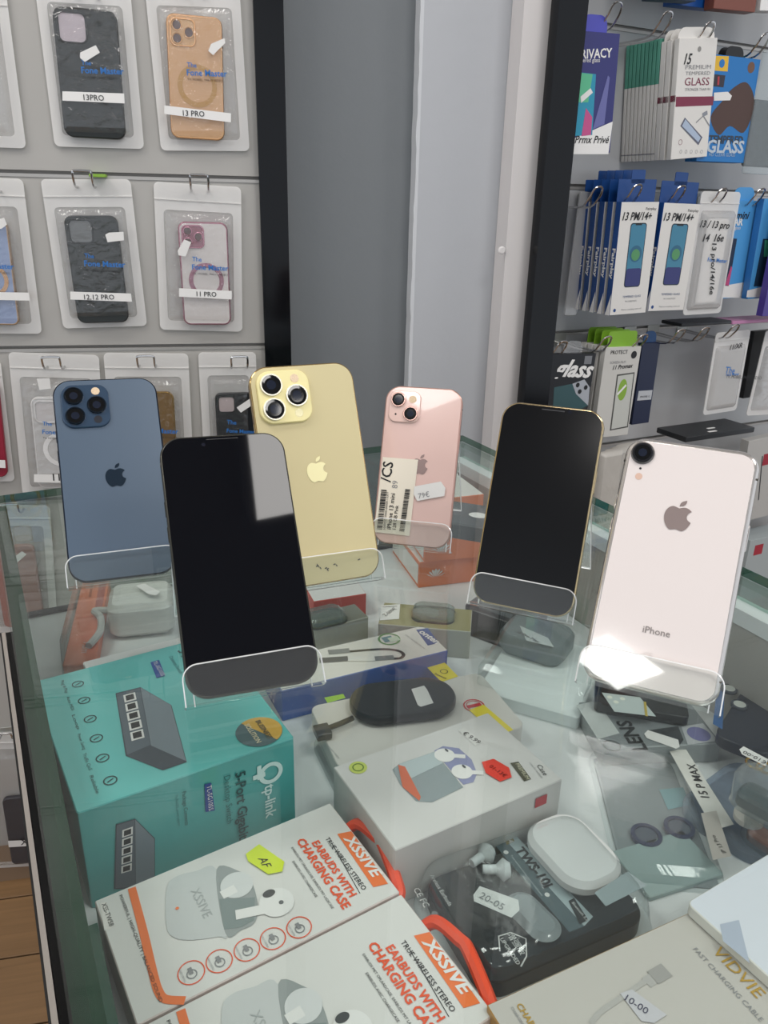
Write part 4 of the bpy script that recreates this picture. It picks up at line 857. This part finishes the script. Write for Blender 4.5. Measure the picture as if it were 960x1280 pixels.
tr, f, w, d = flat('clear_tray', 'empty clear plastic tray under the wireless charger card', 'tray', (428, 1005), (560, 970), (374, 925), .006, .006, BLIST, r=.012, n=6, body='tray_shell')
# --- white earbud case box
wb, f, w, d = flat('earbud_case_box', 'white earbud case box with a red price tag on top', 'box', (494, 1063), (703, 974), (419, 958), .046, .046, mat('#d6d4d1', .45), mat('#c9c6c2', .5))
f.ppx([k3(380, 612), k3(400, 595), k3(512, 556), k3(604, 668), k3(505, 716), k3(455, 712), k3(405, 660)], mat('#8f9a9c', .25), 2, 'printed_picture'); f.ppx([k3(400, 596), k3(512, 557), k3(540, 592), k3(440, 640)], mat('#b7c4c6', .25), 3, 'printed_picture'); f.ppx([k3(398, 598), k3(420, 604), k3(470, 700), k3(465, 712), k3(412, 668)], mat('#d86c48', .4), 4, 'printed_picture')
f.ppx([k3(512, 553), k3(540, 538), k3(590, 545), k3(630, 580), k3(648, 625), k3(636, 652), k3(604, 660)], mat('#8c90b4', .4), 2, 'printed_picture')
for (x, y) in ((545, 568), (600, 620)):
    u, v = f.uv(k3(x, y)); f.disc(u, v, .0072, WHITE, 4, 'printed_earbud'); f.disc(u+.004, v+.0035, .0009, mat('#55585a', .4), 6, 'printed_earbud', .0019); f.line([(u, v), (u+.012, v-.008)], .004, WHITE, 4, 'printed_earbud')
f.ppx([k3(662, 590), k3(700, 580), k3(748, 608), k3(757, 638), k3(720, 652), k3(675, 625)], mat('#ee4a3c', .45), 5, 'red_price_tag'); f.tpx('01-13€', k3(684, 606), k3(734, 640), mat('#7c1f1a', .5), l=7, snap=False, name='pen_marks')
f.ppx([k3(752, 592), k3(778, 587), k3(818, 642), k3(796, 650)], mat('#4c4a34', .4), 2); f.tpx('PREMIUM', k3(768, 596), k3(803, 645), mat('#d9d6b8', .4), l=4, snap=False); f.tpx('Case', k3(834, 600), k3(858, 632), INK, l=3, snap=False); f.tpx('Case for earbuds', k3(812, 592), k3(850, 640), GREYINK, l=3, snap=False)
f.ppx([k3(588, 488), k3(608, 480), k3(664, 525), k3(642, 538)], mat('#dedcd8', .5), 2, 'paper_label'); f.tpx('€ 9.99', k3(600, 500), k3(650, 532), INK, l=4, snap=False, name='pen_marks')
u, v = f.uv(k3(272, 606)); f.disc(u, v, .0062, mat('#c8d468', .4), 2); f.ring(u, v, .004, .0008, mat('#5f7f2c', .4), 3); f.done()
Xt = wb.matrix_basis; R3 = Xt.to_3x3(); fs = Face(wb, Xt.translation-(R3 @ Vector((0, 1, 0)))*.0003, R3 @ Vector((1, 0, 0)), ZV)
u, v = fs.uv((676, 1001)); fs.rect(u-.005, v-.004, u+.005, v+.004, mat('#b03038', .4), 2, 'red_mark'); fs.done()
# --- two identical earbud boxes
def xssive(shift, label, O, X, Y, tagpix=None):
    XB = mat('#dddbd7', .45)
    t, f, w, d = flat('earbud_box', label, 'box', O, X, Y, .030, .030, XB, mat('#d8c9c4', .5), group='orange and white earbud boxes')
    ow, od = REF
    S = lambda x, y: ((x)*ow, (y)*od)   # fractions of the box
    def P(x, y):   # crop k4 pixel of the first box -> its place on this box
        a = REFF.uv(k4(x, y)); return a
    T = lambda s_, pa, pb, m_, **k: (lambda a, b: f.text(s_, a[0], a[1], math.hypot(b[0]-a[0], b[1]-a[1])/max(glyphs(s_, k.get('bold', 0), k.get('shear', 0))[3]-glyphs(s_, k.get('bold', 0), k.get('shear', 0))[2], .01)*.70*k.pop('hs', 1), m_, w=math.hypot(b[0]-a[0], b[1]-a[1]), **k))(P(*pa), P(*pb))
    f.poly([P(*p) for p in ((735, 98), (775, 90), (880, 240), (838, 250))], ORANGE, 2, 'orange_banner')
    T('XSSIVE', (752, 110), (820, 236), WHITE, l=4, bold=.03, shear=.2, hs=.8); T('TRUE WIRELESS STEREO', (700, 112), (788, 268), INK, bold=.004); f.line([P(720, 125), P(800, 268)], .0004, INK)
    T('EARBUDS WITH', (662, 124), (748, 290), REDORANGE, bold=.03); T('CHARGING CASE', (618, 118), (730, 325), REDORANGE, bold=.03)
    T('EARBUDS MET OPLAADCASE, EARBUDS MIT LADECASE', (603, 138), (700, 322), INK); T('EARBUDS AVEC CHARGECASE', (606, 178), (662, 285), INK)
    f.line([P(148, 252), P(182, 380), P(210, 500), P(225, 548), P(245, 570), P(300, 574)], .0045, ORANGE, px=False, sm=6, name='orange_line'); T('POWERFUL | HIGH-QUALITY | BALANCED SOUND', (112, 275), (205, 592), INK, bold=.004, hs=.75)
    f.poly([P(*p) for p in ((57, 296), (76, 292), (90, 368), (70, 374))], mat('#e9e4de', .5), 2, 'model_label'); T('XSS-TW58', (62, 300), (76, 368), INK, l=4)
    for i, (x, y) in enumerate(((318, 494), (398, 461), (477, 429), (551, 397), (626, 365))):
        u, v = P(x, y); f.ring(u, v, .0071, .0006, REDORANGE); f.ring(u+.001, v, .0028, .0006, GREYINK); f.rect(u-.003, v-.0012, u+.001, v+.001, GREYINK, 3, 'icon'); f.text('TOUCH CONTROL', u-.005, v-.005, .001, GREYINK, w=.009)
    CASEM, CASE2 = mat('#c9cbca', .3), mat('#9ba09f', .35)
    f.poly(soft([P(*p) for p in ((248, 252), (275, 220), (330, 205), (390, 200), (420, 380), (395, 392), (310, 402), (262, 390), (246, 350))]), CASEM, 2, 'printed_case'); f.poly(soft([P(*p) for p in ((390, 200), (455, 205), (490, 235), (508, 300), (500, 350), (462, 372), (415, 382))]), CASE2, 2, 'printed_case')
    f.poly([P(*p) for p in ((398, 285), (500, 280), (498, 345), (460, 366), (412, 372))], mat('#85908f', .3), 3, 'printed_case'); u, v = P(448, 245); f.disc(u, v, .0095, mat('#d9dad9', .3), 4, 'printed_earbud'); f.line([P(445, 255), P(405, 275)], .006, WHITE, 4, 'printed_earbud')
    u, v = P(562, 295); f.disc(u, v, .0100, WHITE, 5, 'printed_earbud'); f.line([P(560, 308), P(445, 332)], .0065, WHITE, 5, 'printed_earbud'); u, v = P(540, 271); f.disc(u, v, .0026, mat('#4a4c4d', .4), 6, 'printed_earbud', .0038); u, v = P(575, 296); f.disc(u, v, .0014, mat('#6a6c6d', .4), 6, 'printed_earbud'); T('XSSIVE', (316, 262), (330, 350), mat('#aeb2b1', .4), l=4)
    u, v = P(278, 312); f.disc(u, v, .001, ORANGE, 4)
    if tagpix: f.poly([P(*p) for p in tagpix], mat('#d6e62e', .45), 6, 'neon_tag'); T('AF', (508, 172), (548, 186), INK, l=8, shear=.3, name='pen_marks')
    f.done()
    lp = [(ow*.24, od, -.008), (ow*.30, od+.007, -.001), (ow*.50, od+.010, .001), (ow*.60, od+.010, .001), (ow*.92, od+.004, -.006), (ow*.96, od, -.008)]
    MB().tube(smooth_path([f.X @ Vector(p) for p in lp], 5), .0038, mat('#f0502a', .4), 8).obj('hanger_loop', t)
    return t, f, w, d
_z = ZS+.030; _o, _x, _y = [onz(p, _z) for p in ((118, 1126), (171, 1282), (421, 1014))]; _ex = (_x-_o).normalized(); _ey = ZV.cross(_ex)
_dm = bpy.data.objects.new('_', None); REFF = Face(_dm, _o, _ex, _ey, Matrix.Identity(4)); REF = ((_x-_o).length, (_y-_o).dot(_ey)); bpy.data.objects.remove(_dm)
def px_of(P):
    q = P-CAM; z = q.dot(FW); return (480+FPX*q.dot(RT)/z, 640-FPX*q.dot(UP)/z)
xssive(0, 'white and orange earbud box with a neon AF tag, against the teal box', (118, 1126), (171, 1282), (421, 1014), [(474, 158), (512, 130), (584, 180), (578, 208), (538, 216), (480, 178)])
_s = _ex*(REF[0]+.0015); xssive(0, 'white and orange earbud box beside the tagged one, without a neon tag', px_of(_o+_s), px_of(_x+_s), px_of(_y+_s))
# --- black earbud blister
CARD = mat('#23282b', .35)
tw, f, w, d = flat('earbud_pack', 'clear domed blister with white earbuds case on a black card', 'earbud pack', (512, 1098), (604, 1252), (697, 1007), .012, .012, CARD, base=False)
MB().slab(w-.010, d-.010, 0, .012, CARD, .014, .0006, 6, (w/2, d/2)).obj('black_card', tw)
MB().loft([(rr(w, d, .020, 8, -.004, (w/2, d/2)), .0), (rr(w, d, .020, 8, -.002, (w/2, d/2)), .004), (rr(w, d, .020, 8, 0, (w/2, d/2)), .016), (rr(w, d, .020, 8, .002, (w/2, d/2)), .023), (rr(w, d, .020, 8, .007, (w/2, d/2)), .0285), (rr(w, d, .020, 8, .012, (w/2, d/2)), .0295)], clear('#f2f6f6', .08, .03, bump=.25, bscale=22, extra=.05), False, True).obj('blister_dome', tw)
f.ppx([k5(372, 165), k5(405, 152), k5(660, 420), k5(632, 450)], mat('#b2c0c3', .4), 2, 'printed_band'); f.tpx('TWS-10i', k5(412, 208), k5(528, 322), INK, l=4, bold=.04); f.ppx([k5(372, 162), k5(396, 152), k5(412, 182), k5(388, 194)], mat('#8a7a3a', .35, .3), 3); f.tpx('i84', k5(380, 170), k5(400, 188), WHITE, l=5)
f.ppx([k5(345, 188), k5(372, 165), k5(632, 450), k5(585, 468)], mat('#55666b', .4), 1, 'printed_band'); f.ppx([k5(582, 372), k5(600, 362), k5(645, 432), k5(618, 445)], mat('#1c2022', .4), 4); f.tpx('Bluetooth 5.3', k5(592, 378), k5(630, 438), WHITE, l=5)
f.tpx('Wireless Earbuds', k5(138, 282), k5(226, 378), WHITE, l=4); f.tpx('CE FC', k5(92, 335), k5(130, 392), WHITE, l=4); f.tpx('增强版', k5(388, 478), k5(440, 540), WHITE, l=4); f.tpx('UPGRADED', k5(365, 492), k5(432, 568), WHITE, l=4, bold=.01)
f.line([k5(400, 470), k5(448, 490), k5(450, 545), k5(432, 578)], .0008, WHITE, px=True); f.line([k5(400, 470), k5(362, 482), k5(366, 530)], .0008, WHITE, px=True)
for x, y in ((385, 218), (515, 352)): f.disc(*f.uv(k5(x, y)), .0016, WHITE, 4)
f.tpx('True wireless stereo sound earphones', k5(398, 228), k5(520, 345), mat('#c3ced1', .4), l=4); f.tpx('HIFI 9D', k5(190, 452), k5(230, 500), GREYINK, l=4)
f.disc(*f.uv(k5(160, 412)), .002, GREYINK, 3); f.rect(*f.uv(k5(195, 455)), *f.uv(k5(228, 500)), mat('#8b9092', .4), 3, 'printed_mark'); f.done()
fb = Face(tw, f.O+ZV*.0155, f.ex, f.ey); fb.ppx([k5(282, 352), k5(302, 324), k5(424, 368), k5(428, 400), k5(402, 424), k5(284, 372)], STICK, 3, 'price_sticker'); fb.tpx('20-05', k5(298, 360), k5(372, 402), GREYINK, l=5, snap=False); fb.ppx([k5(664, 345), k5(770, 278), k5(830, 322), k5(700, 388)], mat('#c9d4d6', .2, .5), 3, 'silver_label'); fb.done()
a, b = Vector(f.uv(k5(470, 215))), Vector(f.uv(k5(735, 280))); c = Vector(f.uv(k5(603, 250)))
MB().loft([(rr(.060, .045, .018, 8, .004), .001), (rr(.060, .045, .018, 8), .006), (rr(.060, .045, .018, 8), .0105), (rr(.060, .045, .018, 8, .003), .0142), (rr(.060, .045, .018, 8, .008), .0148)], mat('#efebea', .2, coat=.3), X=f.X @ Matrix.Translation((c.x-.001, c.y-.002, 0)) @ Matrix.Rotation(rad(3), 4, 'Z')).obj('charging_case', tw)
for (x0, y0, x1, y1) in ((335, 228, 275, 270), (395, 290, 310, 288)):
    p, q = [Vector((*f.uv(k5(*v_)), .005)) for v_ in ((x0, y0), (x1, y1))]
    MB().tube([f.X @ p, f.X @ p.lerp(q, .25), f.X @ p.lerp(q, .5), f.X @ q], [.0045, .0072, .0032, .0028], mat('#d5d8d8', .25), 10).obj('earbud', tw)
p, q = [Vector((*f.uv(k5(*v_)), .003)) for v_ in ((405, 370), (535, 500))]; m_ = (p+q)/2
MB().loft([(rr((q-p).length*1.1, .021, .0104, 8, .003), .0), (rr((q-p).length*1.1, .021, .0104, 8), .003), (rr((q-p).length*1.1, .021, .0104, 8, .004), .006)], mat('#8d9496', .3), X=f.X @ Matrix.Translation((m_.x, m_.y, .0008)) @ Matrix.Rotation(math.atan2(q.y-p.y, q.x-p.x), 4, 'Z')).obj('charging_dock', tw)
# --- beige cable box and white pack
vb, f, w, d = flat('cable_box', 'beige charging cable box with gold lettering and a 10-00 sticker', 'box', (608, 1256), (720, 1440), (840, 1126), .034, .034, mat('#c3beb7', .5), mat('#b98a4a', .4), D_=.150)
# box continues past the lettering towards the white pack
GOLDINK = mat('#c9a24a', .35, .3); f.tpx('CHARGER', k7(164, 548), k7(262, 660), GOLDINK, l=3, bold=.02); f.tpx('CHARGING CABLE', k7(146, 556), k7(220, 660), GREYINK, l=3)
f.tpx('VIDVIE', k7(780, 376), k7(925, 528), GOLDINK, l=3, bold=.004); f.tpx('FAST CHARGING CABLE', k7(722, 372), k7(950, 592), GREYINK, l=3)
f.line([k7(400, 606), k7(430, 570), k7(480, 535), k7(530, 500), k7(575, 470)], .0028, mat('#b5b2ad', .4), px=True, sm=4); f.line([k7(575, 478), k7(612, 452)], .006, mat('#b3b0ac', .4), px=True, name='printed_plug'); f.line([k7(595, 462), k7(640, 436)], .008, mat('#a3a09c', .4), px=True, l=3, name='printed_plug')
f.ppx([k7(492, 512), k7(530, 500), k7(640, 580), k7(600, 606), k7(560, 600)], mat('#c6c4c8', .5), 4, 'price_sticker'); f.tpx('10-00', k7(506, 534), k7(575, 580), mat('#4b4a5e', .5), l=6, snap=False); f.done()
wp, f, w, d = flat('white_pack', 'glossy white pack overlapping the beige cable box', 'pack', (858, 1128), (1016, 1270), (1090, 1008), .042, .0075, mat('#dfe2ea', .15, coat=.6, bump=.05, bscale=12), mat('#e6e3dc', .4), r=.004, n=4)
f.ppx([k7(808, 292), k7(868, 278), k7(902, 415), k7(818, 345)], mat('#b4bccb', .3), 1, 'print_or_sheen_patch'); f.done()  # greyish reflection on the gloss, put in as colour
# --- right hand side: lens protectors and cases
pk, f, w, d = flat('lens_pouch', 'clear pouch labelled 15 P MAX with two blue lens rings', 'pouch', (905, 1095), (842, 940), (790, 1112), .012, .012, WHITE, base=False)
MB().slab(w, d, 0, .0015, mat('#8c9294', .35), .003, .0006, 3, (w/2, d/2)).obj('backing_card', pk); MB().loft([(rr(w, d, .004, 4, -.004, (w/2, d/2)), .0), (rr(w, d, .004, 4, -.001, (w/2, d/2)), .010), (rr(w, d, .006, 4, .004, (w/2, d/2)), .0135)], BLIST, False, True).obj('film', pk)
f.ppx([k6(565, 452), k6(628, 440), k6(822, 745), k6(742, 768)], mat('#d5d3cd', .5), 11, 'label_strip'); f.tpx('15 P MAX', k6(724, 640), k6(640, 505), INK, l=14, bold=.01)
f.ppx([k6(690, 700), k6(752, 690), k6(812, 872), k6(738, 888)], mat('#b7b1aa', .5), 11, 'model_label'); f.tpx('IP 13 Pro', k6(792, 860), k6(745, 790), INK, l=13, snap=False)
f0 = Face(pk, f.O-ZV*.0103, f.ex, f.ey); f0.ppx([k6(525, 600), k6(620, 590), k6(650, 660), k6(560, 680)], mat('#7fa6ab', .4), 2, 'printed_picture'); f0.done()
for x, y in ((480, 745), (612, 715)):
    u, v = f.uv(k6(x, y)); Xr = f.X @ Matrix.Translation((u, v, -.010)); b = MB(); b.loft([(circ(.0105, 28), 0), (circ(.0105, 28), .003), (circ(.0078, 28), .0032), (circ(.0076, 28), .002)], mat('#27345f', .3, .5), X=Xr, cap1=False); b.loft([(circ(.0076, 28), .0019), (circ(.007, 28), .002)], mat('#4a5160', .1, coat=.6), False, True, Xr); b.obj('lens_ring', pk)
f.done()
flat('folded_card', 'pale teal and cream folded card beside the black earbud pack', 'card', (812, 1122), (905, 1092), (800, 1098), .004, .004, mat('#9fb0ae', .45), D_=.04)
lc_, f, w, d = flat('lens_card', 'grey card reading LENS under the white phone', 'card', (902, 929), (858, 872), (762, 948), .018, .018, mat('#7d8385', .4), mat('#9a9f9f', .4))
f.ppx([k8(75, 190), k8(170, 170), k8(275, 320), k8(175, 348)], mat('#c1c6c4', .4), 1); f.tpx('LENS', k8(405, 398), k8(322, 262), INK, l=3, bold=.03); f.tpx('HD', k8(815, 335), k8(768, 290), mat('#7f97bd', .4), l=3)
f.ppx([k8(388, 325), k8(405, 308), k8(545, 352), k8(552, 385), k8(535, 394), k8(400, 345)], STICK, 4, 'price_sticker'); f.ppx([k8(405, 308), k8(545, 288), k8(570, 352), k8(548, 380)], mat('#33373a', .4), 2, 'printed_picture'); f.ppx([k8(560, 290), k8(660, 275), k8(730, 355), k8(590, 375)], mat('#b4b7ba', .4), 2, 'printed_picture'); f.disc(*f.uv(k8(640, 325)), .009, mat('#6f6f9c', .4), 3, 'printed_picture')
f.ring(*f.uv(k8(240, 378)), .0068, .0012, mat('#4c5052', .4)); f.done()
cp, f, w, d = flat('lens_protector_pack', 'black pack with a white card lying beneath the white phone', 'pack', (744, 878), (862, 897), (752, 846), .028, .009, mat('#1c1f21', .35), r=.004, n=4)
f.ppx([(752, 866), (800, 872), (820, 896), (768, 890)], mat('#b9c4c2', .4), 2, 'printed_card')
for p in ((762, 872), (770, 878), (778, 874)): f.disc(*f.uv(p), .0022, mat('#dfe3d6', .3), 3, 'printed_mark')
f.line([(806, 878), (808, 896)], .002, mat('#b9a23e', .4), px=True, l=4); f.done()
# camera case leaning in the corner
cc, f, w, d = flat('camera_case', 'dark navy phone case with round camera openings behind the white phone', 'phone case', (892, 918), (962, 946), (904, 806), .032, .010, mat('#1c2430', .3), r=.010, n=5, body='shell')
f.ppx([(891, 905), (900, 830), (908, 828), (903, 912)], mat('#27598f', .4), 1, 'blue_edge')
for x, y in ((911, 863), (934, 864), (924, 883)):
    u, v = f.uv((x, y)); b = MB(); b.loft([(circ(.0068, 24), 0), (circ(.0068, 24), .002), (circ(.005, 24), .0022)], mat('#4a525c', .25, .5), X=f.X @ Matrix.Translation((u, v, 0))); b.loft([(circ(.0048, 24), .0023), (circ(.0046, 24), .0024)], mat('#b9bcb6', .2), False, True, f.X @ Matrix.Translation((u, v, 0))); b.obj('lens_ring', cc)
f.done()
# blue tinted tray and two small boxes with rings
flat('clear_tray', 'large pale blue clear tray under the ring boxes', 'tray', (960, 1085), (1040, 1010), (868, 985), .008, .008, clear('#dfe8f2', .05, .25, '#c9d4e2', extra=.05), r=.02, n=6, body='tray_shell')
for (O, X, Y, zt, lab, m_, tx) in (((925, 1012), (985, 1052), (912, 975), .026, 'small clear box with orange contents under the ringed box', mat('#b9643c', .35), None), ((912, 968), (1000, 1015), (908, 930), .056, 'clear rounded box with gold rings and a €10-00 label', mat('#33484c', .35), '€10-00')):
    t, f, w, d = flat('ring_box', lab, 'box', O, X, Y, zt, .026, m_, base=False, group=None)
    MB().slab(w-.008, d-.008, .001, .012, m_, .006, .002, 4, (w/2, d/2)).obj('filling', t)
    MB().loft([(rr(w, d, .010, 6, .003, (w/2, d/2)), 0), (rr(w, d, .010, 6, 0, (w/2, d/2)), .004), (rr(w, d, .010, 6, 0, (w/2, d/2)), .024), (rr(w, d, .010, 6, .003, (w/2, d/2)), .026)], clear('#eef3f3', .06, .15, extra=.04)).obj('clear_shell', t)
    if tx:
        f.ppx([k6(845, 440), k6(862, 428), k6(960, 480), k6(950, 508), k6(855, 460)], STICK, 4, 'price_label'); f.tpx(tx, k6(958, 492), k6(866, 446), INK, l=6, snap=False)
        for k in range(2):
            u, v = f.uv((948+k*14, 938+k*6)); MB().tube([f.X @ Vector((u+.006*math.cos(a), v+.006*math.sin(a), -.011)) for a in [i*math.pi/8 for i in range(17)]], .0009, mat('#c8a248', .2, .9), 6).obj('gold_ring', t)
    else:
        u, v = f.uv((940, 1005)); MB().loft([(circ(.010, 24), 0), (circ(.010, 24), .004), (circ(.006, 24), .007)], mat('#d9d4cc', .25), X=f.X @ Matrix.Translation((u, v, -.0135))).obj('white_dome', t)
    f.done()
# --- middle: grey device pack, black pack, tan watch case boxes, orange boxes
gw, f, w, d = flat('device_pack', 'clear pack with a grey rounded device on a white card', 'pack', (596, 862), (724, 898), (640, 786), .012, .012, mat('#e8eeed', .35), r=.003, n=3, body='white_card')
u, v = f.uv((668, 815)); MB().loft([(rr(.064, .050, .014, 8, .004), 0), (rr(.064, .050, .014, 8), .006), (rr(.064, .050, .014, 8), .018), (rr(.064, .050, .014, 8, .003), .022), (rr(.064, .050, .014, 8, .007), .0228)], mat('#7e8688', .3), X=f.X @ Matrix.Translation((u, v+.004, .0003)) @ Matrix.Rotation(rad(-6), 4, 'Z')).obj('grey_device', gw)
MB().loft([(rr(w, d, .004, 4, -.002, (w/2, d/2)), .0), (rr(w, d, .004, 4, -.001, (w/2, d/2)), .034), (rr(w, d, .006, 4, .004, (w/2, d/2)), .038)], clear('#fafcfc', .05, .02, extra=.02), False, True).obj('clear_cover', gw)
fd = Face(gw, f.O+ZV*.0232, f.ex, f.ey); fd.tpx('15 Pro Max', p3(205, 745), p3(270, 778), INK, l=3, snap=False); fd.ppx([p3(215, 725), p3(300, 762), p3(318, 790), p3(235, 770)], mat('#c9cfcd', .4), 1, 'paper_label'); fd.done()
bp_, f, w, d = flat('case_pack', 'black phone case pack lying under the gold edged phone', 'pack', (578, 758), (652, 784), (598, 722), .030, .030, mat('#2b2e31', .3), r=.008, n=5)
f.rect(.010, .008, w-.010, d-.012, mat('#55595c', .25), 1, 'printed_panel', .006); f.done()
for (O, X, Y, lab, m_, tg) in ((k10(180, 890), k10(578, 925), k10(225, 800), 'olive watch case box with a clear watch case and white price tag', mat('#8f8a5e', .45), True), (k9(60, 340), k9(372, 262), k9(40, 265), 'grey watch case box under the gold phone', mat('#7c7d72', .45), False)):
    t, f, w, d = flat('watch_case_box', lab, 'box', O, X, Y, .030, .030, m_, mat('#a7a89c', .45))
    c = (w*.58, d*.55) if tg else (w*.42, d*.45)
    MB().loft([(rr(.040, .030, .009, 6, 0, c), .0305), (rr(.040, .030, .009, 6, 0, c), .037), (rr(.040, .030, .009, 6, .003, c), .039)], clear('#dfe6e2', .05, .2, '#b9c4bd', extra=.08)).obj('clear_watch_case', t)
    MB().loft([(rr(.040, .030, .009, 6, -.001, c), .0305), (rr(.040, .030, .009, 6, -.001, c), .0325)], mat('#34383a', .3), False, False).obj('dark_rim', t)
    if tg: f.ppx([k10(195, 815), k10(275, 808), k10(270, 872), k10(188, 878)], STICK, 4, 'price_tag'); f.tpx('Z-009€', k10(212, 862), k10(262, 830), INK, l=6, snap=False); f.line([k10(200, 822), k10(262, 818)], .0008, INK, px=True, l=6)
    f.done()
rb_, f, w, d = flat('flat_box', 'flat white box with a red edge behind the gold phone', 'box', (392, 752), (458, 742), (372, 728), .026, .026, WHITE, mat('#c8402f', .4))
OB, OBF = mat('#e87f4c', .45), mat('#e2ddd6', .5)
_bo = onz((523, 735), ZS)
for k in range(3):
    ya = rad((17, 15, 20)[k]); ex = Vector((math.cos(ya), math.sin(ya), 0)); ey = ZV.cross(ex)
    M_ = basis(Vector((_bo.x, _bo.y, ZS+.0335*k))+ex*(.004*k)-ey*.004*(k == 1)+ey*.016*(k == 2), ex, ey, ZV)
    t = thing('phone_box', 'orange sided phone box, '+['lowest of the stack behind the pink phone', 'middle of the stack behind the pink phone', 'topmost of the stack behind the pink phone'][k], 'box', M_, 'stacked orange sided boxes')
    MB().slab(.075, .10, 0, .032, OB, .001, .0006, 2, (.0375, .05), mtop=OBF).obj('carton', t)
    f = Face(t, M_.translation-ey*.0003, ex, ZV); u, v = .020, .016
    for j in range(7):
        an = rad(-60+j*20); f.poly([(u+math.sin(an)*.002-math.cos(an)*.0006, v-.006+math.cos(an)*.002), (u+math.sin(an)*.010-math.cos(an)*.0018, v-.006+math.cos(an)*.010), (u+math.sin(an)*.0125, v-.006+math.cos(an)*.0125), (u+math.sin(an)*.010+math.cos(an)*.0018, v-.006+math.cos(an)*.010)], WHITE, 2, 'petal_logo')
    f.done(); f = Face(t, M_.translation-ex*.0003+ey*.1, -ey, ZV); f.rect(.002, .004, .098, .028, OBF, 1, 'white_side'); f.done()
pt = thing('watch_pack', 'dark grey pack with a white watch picture on the orange boxes', 'pack', basis(onz((592, 662), ZS+.100), Vector((math.cos(rad(-20)), math.sin(rad(-20)), 0)), Vector((math.sin(rad(20)), math.cos(rad(20)), 0)), ZV))
MB().slab(.07, .06, 0, .016, mat('#4c5154', .35), .004, .001, 4).obj('carton', pt); MB().loft([(circ(.010, 20, (.004, .0), .007), .0162), (circ(.0098, 20, (.004, .0), .0068), .0164)], WHITE).obj('printed_watch', pt)
